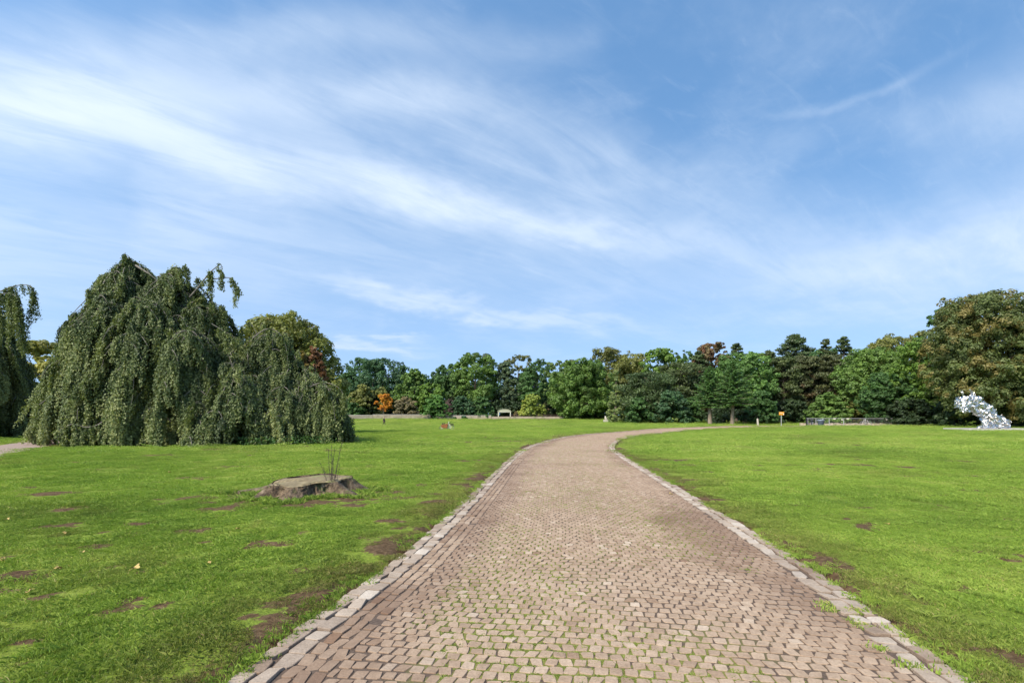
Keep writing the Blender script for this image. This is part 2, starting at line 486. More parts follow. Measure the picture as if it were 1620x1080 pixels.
gm = g.range(g.math('MULTIPLY', g.attr('moss'), g.range(g.noise(p, 5.5, 4, .6), .34, .52)), .18, .55)
c = g.mix(gm, c, g.ramp(g.noise(p, 70, 3), [(.3, (.085, .095, .014)), (.7, (.19, .19, .04))]))
g.l.new(c, g.bsdf.inputs['Base Color']); g.bsdf.inputs['Roughness'].default_value = .95

M_BARK = bark_mat('bark_brown', (.045, .034, .026), (.13, .10, .078))
M_BARKG = bark_mat('bark_grey', (.075, .066, .056), (.22, .195, .17), 9)
M_BARKP = bark_mat('bark_pale_spruce', (.13, .10, .075), (.27, .21, .165))
M_METAL = plain_mat('galvanised_metal', (.46, .47, .47), .45, .25, .1)
M_BLACK = plain_mat('black_rubber', (.018, .018, .02), .6, 0, .1)
M_CONC = plain_mat('pale_concrete', (.42, .39, .36), .85, 0, .2, 3)
M_WHITE = plain_mat('white_stone', (.42, .39, .35), .8, 0, .12)
M_WOODP = plain_mat('weathered_post_wood', (.46, .41, .34), .8, 0, .2)

# ------------------------------------------------------------------ the ground sheet
def graded(a, n_in, step, far, growth=1.13):
    v = [0.0]
    s = step
    while v[-1] < far:
        if v[-1] > n_in: s *= growth
        v.append(v[-1] + s)
    return np.array(v)
gx = graded(0, 11, .11, 900); gx = np.r_[-gx[:0:-1], gx]
gy = graded(0, 14, .11, 1500, 1.09) + 2.2
gy = np.r_[np.array([-600, -200, -60, -20, -8, -3, 0, 1.2]), gy]
XX, YY = np.meshgrid(gx, gy)
xf, yf = XX.ravel(), YY.ravel()
dpath = dist_poly(xf, yf, CLD)
dside = dist_poly(xf, yf, SIDE)
sl = soil(xf, yf, dpath)
sl[dside < SIDE_W + .15] = 1
zf = ground_z(xf, yf) + .02
near = (yf < 40)
zf = zf + np.where(near, (fbm(xf, yf, 1.6) - .5) * .035, 0) + np.where(near & (dpath > PW + .2), sl * .03 * fbm(xf, yf, 6), 0)
zf = np.where(dpath < PW + .06, ground_z(xf, yf) - .09, zf)
zf = np.where((dpath >= PW + .06) & (dpath < PW + .3), zf - .012, zf)
zf = np.where(dside < SIDE_W, ground_z(xf, yf) - .07, zf)
nx, ny = len(gx), len(gy)
i, j = np.meshgrid(np.arange(nx - 1), np.arange(ny - 1))
F = np.stack([j * nx + i, j * nx + i + 1, (j + 1) * nx + i + 1, (j + 1) * nx + i], -1).reshape(-1, 4)
mb = MB(); mb.add(np.c_[xf, yf, zf], F)
me = mb.mesh('lawn', True)
a = me.attributes.new('soil', 'FLOAT', 'POINT'); a.data.foreach_set('value', sl.astype(np.float32))
tag(link_mesh('lawn', me, MGR), 'mown green park lawn with bare brown patches, reaching the trees', kind='structure')

# ------------------------------------------------------------------ the paved path
def strip_mesh(name, s0, s1, t0, t1, ds, nt, dz, mat, label):
    s = np.arange(s0, s1, ds); t = np.linspace(t0, t1, nt)
    S_, T_ = np.meshgrid(s, t, indexing='ij')
    x, y = path_pt(S_.ravel(), T_.ravel())
    z = ground_z(x, y) + dz
    i, j = np.meshgrid(np.arange(len(s) - 1), np.arange(nt - 1), indexing='ij')
    F = np.stack([i * nt + j, i * nt + j + 1, (i + 1) * nt + j + 1, (i + 1) * nt + j], -1).reshape(-1, 4)
    m = MB(); m.add(np.c_[x, y, z], F)
    me = m.mesh(name)
    ms = np.clip(.35 + 1.5 * (fbm(S_.ravel() * .7, T_.ravel() * 1.2, .5) - .35), 0, 1) * np.clip((1.75 - np.abs(T_.ravel() - .1)) * 2.0, 0, 1)
    a = me.attributes.new('moss', 'FLOAT', 'POINT'); a.data.foreach_set('value', ms.astype(np.float32))
    return tag(link_mesh(name, me, mat), label, kind='structure')
S_END = SLEN - 2
strip_mesh('path_bed', 0, S_END, -PW + .02, PW - .02, .3, 30, -.001, M_JOINT, 'brown sandy joints with moss between the paving setts of the path')

def setts(mb, dirt, sA, sB, tA, tB, ha, top, tint, d, detail, jit=.006):
    """sA..sB, tA..tB arrays: stones as small blocks with rounded plan and worn edges"""
    n = len(sA)
    if n == 0: return
    if detail:
        c = .22
        q = np.array([(-1, -1 + c), (-1 + c, -1), (1 - c, -1), (1, -1 + c), (1, 1 - c), (1 - c, 1), (-1 + c, 1), (-1, 1 - c)])
    else:
        q = np.array([(-1, -1), (1, -1), (1, 1), (-1, 1.)])
    k = len(q)
    sc, tc = (sA + sB) / 2, (tA + tB) / 2; sh, th = (sB - sA) / 2, (tB - tA) / 2
    # irregular plan: jitter, skew
    jq = rng.normal(0, jit * .8, (n, k, 2)); sk = rng.normal(0, .03, (n, 1))
    sv = sc[:, None] + q[None, :, 1] * sh[:, None] + jq[:, :, 0]
    tv = tc[:, None] + q[None, :, 0] * th[:, None] + jq[:, :, 1] + q[None, :, 1] * sk * .25
    ins = .93
    si = sc[:, None] + (sv - sc[:, None]) * ins; ti = tc[:, None] + (tv - tc[:, None]) * ins
    tilt = rng.normal(0, .03, (n, 2))
    zt = top[:, None] + (si - sc[:, None]) * tilt[:, :1] + (ti - tc[:, None]) * tilt[:, 1:]
    rings = []
    for (a_, b_, z_) in ((si, ti, zt), (sv, tv, zt - .0035), (sv, tv, np.repeat((top - ha)[:, None], k, 1))):
        x, y = path_pt(a_.ravel(), b_.ravel())
        rings.append(np.c_[x, y, ground_z(x, y) + z_.ravel()].reshape(n, k, 3))
    V = np.concatenate(rings, 1)                       # n, 3k, 3
    base = (np.arange(n) * 3 * k)[:, None]
    ii = np.arange(k); jj = (ii + 1) % k
    q1 = np.stack([ii + k, jj + k, jj, ii], 1); q2 = np.stack([ii + 2 * k, jj + 2 * k, jj + k, ii + k], 1)
    Fq = (np.vstack([q1, q2])[None] + base[:, :, None]).reshape(-1, 4)
    Ft = (ii[None] + base)
    b0 = mb.n
    mb.add(V.reshape(-1, 3), Ft, tint)
    mb.f.append(Fq + b0); mb.t.append(np.repeat(tint * .95, 2 * k)); mb.m.append(np.zeros(len(Fq), int))
    dirt.append(np.repeat(d, 1)); dirt.append(np.repeat(np.clip(d + .2, 0, 1), 2 * k))

def finish_setts(mb, dirt, name, mat, label):
    me = mb.mesh(name)
    a = me.attributes.new('dirt', 'FLOAT', 'FACE'); a.data.foreach_set('value', np.concatenate(dirt).astype(np.float32))
    return tag(link_mesh(name, me, mat), label, kind='structure')

S_NEAR = 9.5                              # arc length at which the visible path begins
KW = .285
mb = MB(); dirt = []
row = .1055
rows = np.arange(S_NEAR + .5, S_END - .3, row)
sA, sB, tA, tB, det = [], [], [], [], []
tl, tr_ = -PW + KW + .30, PW - KW
for r_i, s in enumerate(rows):
    wd = .0985
    off = (r_i % 2) * .5 * wd + rng.uniform(-.01, .01)
    tt = np.arange(tl - off, tr_, wd) + rng.normal(0, .003)
    lo = np.maximum(tt + .0065, tl); hi = np.minimum(tt + wd - .0065, tr_ - .004)
    ok = hi - lo > .03
    lo, hi = lo[ok], hi[ok]
    # rows wave a little across the path
    wv = .03 * np.sin((lo + r_i * .02) * 1.7) + .018 * np.sin(lo * 4.1 + r_i * .31)
    sA.append(s + wv + .009 + rng.normal(0, .002, len(lo))); sB.append(s + wv + row - .008 + rng.normal(0, .002, len(lo))); tA.append(lo); tB.append(hi)
sA, sB, tA, tB = map(np.concatenate, (sA, sB, tA, tB))
n = len(sA)
xx, yy = path_pt((sA + sB) / 2, (tA + tB) / 2)
tc = (tA + tB) / 2
dd = np.clip(.95 - (tc - tl) / .55 + (fbm(xx, yy, 1.5) - .5) * 1.8, 0, 1) * .5
dd = np.maximum(dd, np.clip(.8 - (tr_ - tc) / .6 + (fbm(xx, yy + 50, .8) - .5) * 2.2, 0, 1) * .55)
# the damp brown patch along the right kerb
q = ((yy - 7.6) / 2.6) ** 2 + ((tc - (tr_ - .35)) / .62) ** 2
dd = np.maximum(dd, np.clip(1.35 - q + (fbm(xx, yy, 2.5) - .5) * 2, 0, 1) * .6)
dd = np.clip(dd + np.clip((fbm(xx + 9, yy, .45) - .6) * 1.6, 0, .25), 0, 1)
tint = np.clip(.5 + rng.normal(0, .135, n) + (fbm(xx, yy, .5) - .5) * .22, 0, 1)
odd = rng.random(n) < .02
tint[odd] = rng.uniform(.85, 1, odd.sum())
top = .0055 + rng.normal(0, .0011, n) + (fbm(xx, yy, .8) - .5) * .004
nr = sA < S_NEAR + 14
setts(mb, dirt, sA[nr], sB[nr], tA[nr], tB[nr], np.full(nr.sum(), .035), top[nr], tint[nr], dd[nr], True, .0045)
fr = ~nr
setts(mb, dirt, sA[fr], sB[fr], tA[fr], tB[fr], np.full(fr.sum(), .03), top[fr], tint[fr], dd[fr], False, .003)
# lengthwise strip along the left kerb
sA, sB, tA, tB = [], [], [], []
for c_ in range(3):
    ss = np.arange(S_NEAR + .4, S_END - .3, .155) + rng.uniform(0, .1)
    sA.append(ss + .006); sB.append(ss + .149)
    tA.append(np.full(len(ss), -PW + KW + .006 + c_ * .098)); tB.append(np.full(len(ss), -PW + KW + c_ * .098 + .092))
sA, sB, tA, tB = map(np.concatenate, (sA, sB, tA, tB)); n = len(sA)
xx, yy = path_pt(sA, tA)
tint = np.clip(.42 + rng.normal(0, .16, n), 0, 1)
dd = np.clip(.12 + (fbm(xx, yy, 1.1) - .45) * 1.6, 0, .7)
setts(mb, dirt, sA, sB, tA, tB, np.full(n, .03), .006 + rng.normal(0, .003, n), tint, dd, True, .005)
finish_setts(mb, dirt, 'path', M_SETT, 'curving path of small pinkish brown setts with mossy joints')

for side, nm, lb in ((-1, 'kerb', 'double row of granite kerb stones along the left edge of the path'), (1, 'kerb', 'double row of pale granite kerb stones along the right edge of the path')):
    mb = MB(); dirt = []
    for r_i, (o0, o1) in enumerate(((0.0, .132), (.14, .275))):
        s = S_NEAR; A, B = [], []
        while s < S_END - .5:
            l = random.uniform(.12, .27); A.append(s + .008); B.append(s + l - .008); s += l
        A, B = np.array(A), np.array(B); n = len(A)
        e0 = np.full(n, PW - o0) + rng.normal(0, .008, n); e1 = np.full(n, PW - o1) + rng.normal(0, .008, n)
        tA, tB = (e1, e0) if side > 0 else (-e0, -e1)
        xx, yy = path_pt(A, tA)
        tint = np.clip((.62 if side > 0 else .5) + rng.normal(0, .2, n) - (.15 if r_i == 0 else 0), 0, 1)
        dd = np.clip((.12 if r_i == 0 else .0) + (fbm(xx, yy, 1.3) - .52) * 1.5, 0, .6)
        top = (.020 if r_i == 0 else .013) + rng.normal(0, .004, n)
        setts(mb, dirt, A, B, tA, tB, np.full(n, .06), top, tint, dd, True, .009)
    finish_setts(mb, dirt, nm, M_KERB, lb)

# side path behind the beeches (gravel)
M_GRAVEL = plain_mat('pink_gravel', (.27, .20, .17), .9, 0, .25, 30)
Tn = np.gradient(SIDE, axis=0); Tn /= np.linalg.norm(Tn, axis=1)[:, None]; Nn = np.c_[Tn[:, 1], -Tn[:, 0]]
L_ = SIDE - Nn * SIDE_W; R_ = SIDE + Nn * SIDE_W
V = np.empty((len(SIDE) * 2, 3)); V[0::2, :2] = L_; V[1::2, :2] = R_; V[:, 2] = ground_z(V[:, 0], V[:, 1]) + .01
F = [(2 * i, 2 * i + 1, 2 * i + 3, 2 * i + 2) for i in range(len(SIDE) - 1)]
mb = MB(); mb.add(V, F); tag(mb.build('side_path', M_GRAVEL), 'pinkish gravel side path beside the weeping beeches', kind='structure')


# ------------------------------------------------------------------ scattered growth (geometry nodes, one object each)
def scatter(name, mat, variants, pts, rots, scls, vid, label, wear_shade=None):
    """variants: list of MB (clump meshes, kept inside the same object); points carry rotation and size"""
    mb = MB(); vv = []
    for k, m in enumerate(variants):
        nv0 = mb.n
        for V, Fc, t in zip(m.v, m.f, m.t): pass
        V = np.vstack(m.v)
        mb.v.append(V)
        for Fc, t, mi in zip(m.f, m.t, m.m):
            mb.f.append(Fc + nv0); mb.t.append(t); mb.m.append(mi)
        mb.n += len(V); vv.append(np.full(len(V), k))
    mb.v.append(np.asarray(pts)); mb.n += len(pts)
    me = mb.mesh(name)
    K = len(variants)
    va = np.concatenate(vv + [100 + np.asarray(vid)])
    nvc = mb.n - len(pts)
    me.attributes.new('vid', 'INT', 'POINT').data.foreach_set('value', va.astype(np.int32))
    me.attributes.new('rot', 'FLOAT_VECTOR', 'POINT').data.foreach_set('vector', np.vstack([np.zeros((nvc, 3)), rots]).astype(np.float32).ravel())
    me.attributes.new('scl', 'FLOAT', 'POINT').data.foreach_set('value', np.r_[np.ones(nvc), scls].astype(np.float32))
    me.attributes.new('wear_shade', 'FLOAT', 'POINT').data.foreach_set('value', np.r_[np.zeros(nvc), wear_shade if wear_shade is not None else np.full(len(pts), .5 if name == 'weeds' else .15)].astype(np.float32))
    o = link_mesh(name, me, mat)
    ng = bpy.data.node_groups.new(name + '_scatter', 'GeometryNodeTree')
    ng.interface.new_socket('Geometry', in_out='INPUT', socket_type='NodeSocketGeometry')
    ng.interface.new_socket('Geometry', in_out='OUTPUT', socket_type='NodeSocketGeometry')
    N, L = ng.nodes, ng.links
    gi = N.new('NodeGroupInput'); go = N.new('NodeGroupOutput'); jn = N.new('GeometryNodeJoinGeometry')
    def named(nm, ty):
        a = N.new('GeometryNodeInputNamedAttribute'); a.data_type = ty; a.inputs[0].default_value = nm; return a.outputs[0]
    v = named('vid', 'INT'); ro = named('rot', 'FLOAT_VECTOR'); sc = named('scl', 'FLOAT')
    e2r = N.new('FunctionNodeEulerToRotation'); L.new(ro, e2r.inputs[0])
    def sel(val):
        c = N.new('FunctionNodeCompare'); c.data_type = 'INT'; c.operation = 'EQUAL'
        L.new(v, c.inputs[2]); c.inputs[3].default_value = val
        s = N.new('GeometryNodeSeparateGeometry'); s.domain = 'POINT'
        L.new(gi.outputs[0], s.inputs[0]); L.new(c.outputs[0], s.inputs[1]); return s.outputs[0]
    for k in range(K):
        ip = N.new('GeometryNodeInstanceOnPoints')
        L.new(sel(100 + k), ip.inputs['Points']); L.new(sel(k), ip.inputs['Instance'])
        L.new(e2r.outputs[0], ip.inputs['Rotation']); L.new(sc, ip.inputs['Scale'])
        L.new(ip.outputs[0], jn.inputs[0])
    L.new(jn.outputs[0], go.inputs[0])
    md = o.modifiers.new('scatter', 'NODES'); md.node_group = ng
    return tag(o, label, kind='stuff')

def grass_clump(n, rad, h0, h1, w, lean=.5, seed=0):
    r = np.random.default_rng(seed); m = MB()
    rr = rad * np.sqrt(r.random(n)); th = r.random(n) * 2 * PI
    b = np.c_[rr * np.cos(th), rr * np.sin(th), np.full(n, -.006)]
    h = r.uniform(h0, h1, n); az = r.random(n) * 2 * PI; ln = np.abs(r.normal(0, lean, n)) * h
    d = np.c_[np.cos(az), np.sin(az), np.zeros(n)]; sd = np.c_[-np.sin(az + r.normal(0, .6, n)), np.cos(az), np.zeros(n)]
    w_ = w * r.uniform(.6, 1.2, n)[:, None]
    mid = b + d * (ln * .35)[:, None] + np.c_[np.zeros((n, 2)), h * .62]
    tip = b + d * ln[:, None] + np.c_[np.zeros((n, 2)), h * r.uniform(.75, 1.0, n)]
    V = np.stack([b - sd * w_ * .5, b + sd * w_ * .5, mid + sd * w_ * .45, tip, mid - sd * w_ * .45], 1)
    t = np.clip(r.normal(.48, .26, n), 0, .92); dry = r.random(n) < .035; t[dry] = 1
    m.add(V.reshape(-1, 3), np.arange(5 * n).reshape(n, 5), t)
    return m

def stump_mask(x, y): return ((x + 4.4) / 1.2) ** 2 + ((y - 10.9) / 1.15) ** 2 < 1

def grass_layer(name, y0, y1, dens, variants, sclr, label, xlim=1.15, edge=.04, hk=True):
    A = (y1 ** 2 - y0 ** 2) * xlim
    n = int(A * dens)
    y = np.sqrt(rng.uniform(y0 ** 2, y1 ** 2, n)); x = rng.uniform(-xlim, xlim, n) * (y + 1)
    d = dist_poly(x, y, CLD); ds = dist_poly(x, y, SIDE)
    s = soil(x, y, d)
    keep = (d > PW + edge) & (ds > SIDE_W + .1) & (rng.random(n) > s * .88) & ~stump_mask(x, y)
    keep &= ~((y > 28.2) & (np.hypot((x + 21.5) / 7.5, (y - 32) / 5) < 1))
    x, y, s = x[keep], y[keep], s[keep]
    n = len(x)
    z = ground_z(x, y) + .02 + np.where(y < 40, (fbm(x, y, 1.6) - .5) * .035, 0)
    tuft = np.clip((fbm(x + 400, y, .8) - .45) * 3, -.5, 1)
    sc = rng.uniform(*sclr, n) * (1 + .35 * tuft) * (1 - .45 * s)
    rot = np.c_[rng.normal(0, .08, n), rng.normal(0, .08, n), rng.random(n) * 2 * PI]
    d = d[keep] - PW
    wear_shade = np.clip(1.0 - d / (.5 + 1.5 * fbm(x, y + 20, .45)), 0, 1) * (.25 + .9 * fbm(x, y, .9)) + 1.3 * np.clip(fbm(x + 70, y, .7) - .58, 0, 1) + 1.4 * np.clip(fbm(x + 170, y, .12) - .58, 0, .3) + s * .8  # trampled and bare grass, plus foreground shading painted in beside the path
    return scatter(name, MG, variants, np.c_[x, y, z], rot, sc, rng.integers(0, len(variants), n), label, np.clip(wear_shade, 0, 1))

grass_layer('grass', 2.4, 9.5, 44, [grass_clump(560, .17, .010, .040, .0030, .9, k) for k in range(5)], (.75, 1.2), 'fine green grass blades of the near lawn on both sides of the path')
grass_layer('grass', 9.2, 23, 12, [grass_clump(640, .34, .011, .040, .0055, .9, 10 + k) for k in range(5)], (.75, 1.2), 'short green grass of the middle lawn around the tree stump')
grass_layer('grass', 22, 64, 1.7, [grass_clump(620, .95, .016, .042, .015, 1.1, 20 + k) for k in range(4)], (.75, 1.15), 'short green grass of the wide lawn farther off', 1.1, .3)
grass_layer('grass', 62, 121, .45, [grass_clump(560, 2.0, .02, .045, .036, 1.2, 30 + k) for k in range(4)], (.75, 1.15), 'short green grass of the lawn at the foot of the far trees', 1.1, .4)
# weeds in the joints of the path
n = 16000
s = S_NEAR + .5 + 36 * rng.random(n) ** 1.5; t_ = rng.uniform(-1.5, 1.85, n)
x, y = path_pt(s, t_)
mm = fbm(s * .7, t_ * 1.2, .5) + .5 * (fbm(x, y, 2.5) - .5)
k_ = mm > .44
rr_ = np.round((s[k_] - S_NEAR - .5) / row) * row + S_NEAR + .5
x, y = path_pt(rr_ + .03 * np.sin(t_[k_] * 1.7), t_[k_])
n = len(x)
scatter('weeds', MG, [grass_clump(46, .026, .004, .015, .006, 1.3, 40 + q) for q in range(3)], np.c_[x, y, ground_z(x, y) + .0], np.c_[np.zeros((n, 2)), rng.random(n) * 6.28],
        rng.uniform(.6, 1.5, n), rng.integers(0, 3, n), 'tiny green weeds and moss growing in the joints of the setts')


# ------------------------------------------------------------------ trees
def unit(n):
    v = rng.normal(size=(n, 3)); return v / np.linalg.norm(v, axis=1)[:, None]

def trunk_mesh(mb, h, r, top, limbs=6, spread=3., lean=(0, 0), base=.35):
    """tapered trunk with root flare and rising limbs; local coordinates"""
    z = np.array([-.15, .25, .9, h * .3, h * .55, h * .8, h])
    wob = np.c_[rng.normal(0, .06, len(z)), rng.normal(0, .06, len(z))] * np.linspace(0, 1.5, len(z))[:, None] * r * 4
    P = np.c_[wob[:, 0] + lean[0] * z / h, wob[:, 1] + lean[1] * z / h, z]
    mb.tube(P, r * np.array([1.7, 1.25, 1.0, .85, .65, .42, .12]), 9)
    for k in range(limbs):
        f = base + (.92 - base) * (k + rng.random()) / limbs
        az = k * 2.4 + rng.random()
        p0 = np.array([np.interp(f * h, z, P[:, 0]), np.interp(f * h, z, P[:, 1]), f * h])
        L = spread * (1.15 - f * .7) * rng.uniform(.7, 1.05)
        up = rng.uniform(.35, .9)
        d = np.array([math.cos(az), math.sin(az), 0])
        pts = [p0 + d * L * t + np.array([0, 0, up * L * (t ** .8) * .7]) + rng.normal(0, .08, 3) * t for t in (0, .25, .5, .75, 1)]
        mb.tube(np.array(pts), r * .42 * np.array([1, .8, .55, .35, .1]) * (1.1 - f * .5), 6)

PROF = {
    'round': lambda f: np.sqrt(np.clip(1 - np.abs(2 * f - .9) ** 2.4 / 1.42, 0.02, 1)),
    'broad': lambda f: np.clip(np.where(f < .35, .72 + .28 * f / .35, np.sqrt(np.clip(1 - ((f - .35) / .70) ** 2.6, .02, 1))), .05, 1),
    'dome': lambda f: np.sqrt(np.clip(1 - f ** 2.0 * .98, .02, 1)),
    'egg': lambda f: np.clip(np.where(f < .3, .65 + .35 * f / .3, (1 - ((f - .3) / .74) ** 2.0)), .10, 1),
    'cone': lambda f: np.clip(1.02 - f, .04, 1) ** .85,
}
def crown(mb, h, rx, base, shape, nleaf, leaf, lumps=30, flat=.8, gap=.25, ragged=.18, ry=None):
    """crown of leaf-sized faces: lumps over the outline, sub-lumps on them, leaves on those, with gaps between"""
    ry = ry or rx
    H = h - base
    f = rng.random(lumps * 4) ** .85
    pr = PROF[shape](f)
    keep = rng.random(len(f)) < (.25 + .75 * pr); f = f[keep][:lumps]; pr = pr[keep][:lumps]; n = len(f)
    az = rng.random(n) * 2 * PI
    lr = (.17 + .14 * rng.random(n)) * min(rx, H * .75) * (.65 + .35 * pr)
    rho = np.maximum(pr - lr / rx * .8, 0) * np.where(rng.random(n) < .8, rng.uniform(.82, 1.08, n), rng.uniform(.2, .7, n))
    zc = base + f * H
    zc = np.minimum(zc, h - lr * flat * .9)
    C = np.c_[rho * rx * np.cos(az), rho * ry * np.sin(az), zc]
    C[:, :2] += rng.normal(0, ragged * .4 * rx * .3, (n, 2))
    lt = rng.normal(0, .10, n)
    # sub lumps
    ns = 9
    D = unit(n * ns); D[:, 2] = D[:, 2] * .9 + .22
    D /= np.linalg.norm(D, axis=1)[:, None]
    id1 = np.repeat(np.arange(n), ns)
    SC_ = C[id1] + D * (lr[id1] * rng.uniform(.65, 1.05, n * ns))[:, None] * np.array([1, 1, flat])
    sr = lr[id1] * rng.uniform(.28, .5, n * ns)
    keep = rng.random(len(SC_)) > gap * .5
    SC_, sr, id1, D = SC_[keep], sr[keep], id1[keep], D[keep]
    w = sr ** 2; cnt = rng.multinomial(nleaf, w / w.sum())
    id2 = np.repeat(np.arange(len(SC_)), cnt); m = len(id2)
    E = unit(m); E[:, 2] = E[:, 2] * .85 + .15; E = E + D[id2] * .45
    E /= np.linalg.norm(E, axis=1)[:, None]
    P = SC_[id2] + E * (sr[id2] * rng.uniform(.5, 1.12, m))[:, None] * np.array([1, 1, flat])
    P[:, 2] = np.maximum(P[:, 2], .05 + .25 * rng.random(m))
    N = E * .95 + unit(m) * .45 + np.array([0, 0, .25])
    t = np.clip(.45 + lt[id1[id2]] + rng.normal(0, .11, m) + E[:, 2] * .05, 0, 1)
    L = leaf * rng.uniform(.6, 1.25, m)
    mb.leaves(P, N, L, L * rng.uniform(.5, .8, m), t, cup=.25)
    # loose sprigs past the outline
    return C

def broadleaf(name, label, cat, x, Z, topy, halfw, mats, shape='round', base=.12, nleaf=9000, leaf=.26, lumps=30, tr=.35, seed=0, group=None, bark=None, flat=.8, gap=.25, ragged=.18, rdepth=None, trunk=True):
    global rng
    rng = np.random.default_rng(1000 + seed); lumps = int(lumps * 1.7); nleaf = int(nleaf * 1.7); gap = gap * .6
    X = px(x, Z); z0 = float(ground_z(X, Z))
    h = pz(topy, Z) - z0; rx = halfw * Z / FPX
    t = empty(name, (X, Z, z0), label, cat, 0, group)
    if trunk:
        mb = MB(); trunk_mesh(mb, h * .86, tr, 0, 7, rx * .8, base=max(.2, base)); mb.build('trunk', bark or M_BARK, t, True)
    mb = MB(); crown(mb, h, rx, h * base, shape, nleaf, leaf, lumps, flat, gap, ragged, rdepth)
    mb.build('crown', mats, t)
    return t

def pine(name, label, cat, x, Z, topy, halfw, mat, base=.25, nclump=60, per=110, leaf=.3, seed=0, group=None, bark=None, tr=.28, shape='egg', thick=.32):
    """open crown of flat needle cushions carried on bare limbs"""
    global rng
    rng = np.random.default_rng(3000 + seed)
    X = px(x, Z); z0 = float(ground_z(X, Z)); h = pz(topy, Z) - z0; rx = halfw * Z / FPX
    t = empty(name, (X, Z, z0), label, cat, 0, group)
    tm = MB(); trunk_mesh(tm, h * .97, tr, 0, 0, rx)
    mb = MB()
    for k in range(nclump):
        f = (k + rng.random()) / nclump
        zc = h * (base + (1 - base) * f * .97)
        pr = float(PROF[shape](np.array([f]))[0])
        az = k * 2.399 + rng.normal(0, .4); rho = rx * pr * rng.uniform(.35, 1.0)
        c = np.array([rho * math.cos(az), rho * math.sin(az), zc + .1 * rho])
        if rho > .4: tm.tube(np.array([[0, 0, zc - .25 * rho], c * [.5, .5, 1] - [0, 0, .18 * rho], c - [0, 0, .1]]), np.array([.07, .05, .02]) * tr / .28, 5, cap=False)
        cr = rx * rng.uniform(.24, .40) * (.62 + .38 * pr)
        n = int(per * rng.uniform(1.1, 1.9))
        D = unit(n); P = c + D * (cr * rng.random(n)[:, None] ** .4) * np.array([1, 1, thick + .1 * rng.random()])
        P[:, 2] = np.maximum(P[:, 2], .1)
        N = D * .6 + unit(n) * .8 + [0, 0, .3]
        ax = D + np.array([0, 0, .5])
        L = leaf * rng.uniform(.6, 1.2, n)
        mb.leaves(P, N, L, L * rng.uniform(.28, .5, n), np.clip(.45 + rng.normal(0, .1) + rng.normal(0, .14, n) + D[:, 2] * .08, 0, 1), axis=ax)
    tm.build('trunk', bark or M_BARK, t, True); mb.build('crown', mat, t)
    return t

def spruce(name, label, cat, x, Z, topy, halfw, mat, base, seed, tr=.32, tiers=20, group=None, bark=None, dens=1.):
    """straight trunk with tiers of drooping branches, twigs with needles along both sides"""
    global rng
    rng = np.random.default_rng(5000 + seed)
    X = px(x, Z); z0 = float(ground_z(X, Z)); h = pz(topy, Z) - z0; rx = halfw * Z / FPX
    t = empty(name, (X, Z, z0), label, cat, 0, group)
    tm = MB()
    zz = np.linspace(-.1, h, 9); tm.tube(np.c_[rng.normal(0, .03, 9), rng.normal(0, .03, 9), zz], tr * np.r_[1.25, np.linspace(1, .06, 8)], 8)
    mb = MB()
    for k in range(tiers):
        f = k / (tiers - 1)
        zc = base + (h - base) * (f ** .93) * .985
        L0 = rx * (1 - f) ** .8 * (1.0 if k > 1 else .75) + .12
        nb = max(5, int(rng.integers(8, 12) * (1 - .4 * f)))
        a0 = rng.random() * 6.28
        for b in range(nb):
            az = a0 + b * 2 * PI / nb + rng.normal(0, .16); L = L0 * rng.uniform(.62, 1.12)
            d = np.array([math.cos(az), math.sin(az), 0]); s_ = np.array([-d[1], d[0], 0])
            droop = -.22 * (1 - f) + .38 * f
            q = np.linspace(0, 1, 7)
            P = d * (q * L)[:, None] + np.c_[np.zeros((7, 2)), zc + droop * L * q + .20 * L * np.clip(q - .45, 0, 1) ** 1.5 + rng.normal(0, .02, 7)]
            tm.tube(P, np.linspace(.035, .008, 7) * (1.2 - f), 4, cap=False)
            n = int((18 + 46 * L) * dens)
            u = rng.random(n) ** .75
            side = rng.choice([-1., 1.], n)
            wid = L * .30 * (1.05 - u) + .08
            off = rng.random(n) * wid
            c = np.stack([np.interp(u, q, P[:, i]) for i in range(3)], 1) + s_ * (side * off)[:, None]
            c[:, 2] -= off * .35 + rng.random(n) * .12
            ax = d[None] * .8 + s_ * (side * .7)[:, None] + np.array([0, 0, -.25])
            N = np.array([0, 0, 1.]) + unit(n) * .55
            Ls = rng.uniform(.14, .27, n)
            mb.leaves(c, N, Ls, Ls * .34, np.clip(.42 + rng.normal(0, .12, n) + .22 * u - .1, 0, 1), axis=ax)
    tm.build('trunk', bark or M_BARKP, t, True); mb.build('crown', mat, t)
    return t

# leaf colours (real-world values)
LM = {}
def lm(name, mid, dk=.58, lt=1.5, **kw):
    kw.setdefault('trans', .36)
    if name not in LM:
        mid = np.array(mid) * 2.05
        LM[name] = leaf_mat('leaf_' + name, tuple(mid * dk), tuple(mid), tuple(np.minimum(mid * lt * np.array([1.08, 1.0, .85]), .4)), **kw)
    return LM[name]
lm('teal', (.032, .066, .030)); lm('deep', (.036, .074, .022)); lm('mid', (.062, .105, .024)); lm('bright', (.072, .122, .022))
lm('pale', (.085, .125, .04)); lm('lime', (.13, .165, .032)); lm('olive', (.085, .092, .026)); lm('greyolive', (.078, .085, .038))
lm('grey_green', (.05, .072, .038)); lm('orange', (.30, .125, .014), .55, 1.4); lm('brown_shrub', (.10, .085, .045)); lm('purple', (.06, .042, .038))
lm('yellow_olive', (.12, .12, .028)); lm('yellow_maple', (.088, .098, .026), patch=((.30, .09, .05), .66))
lm('pine_dark', (.040, .060, .024)); lm('pine_olive', (.048, .064, .026)); lm('rust', (.050, .058, .026), patch=((.15, .10, .058), .60)); lm('red_brown', (.085, .066, .032), patch=((.22, .10, .06), .50)); lm('round_green', (.062, .115, .030))
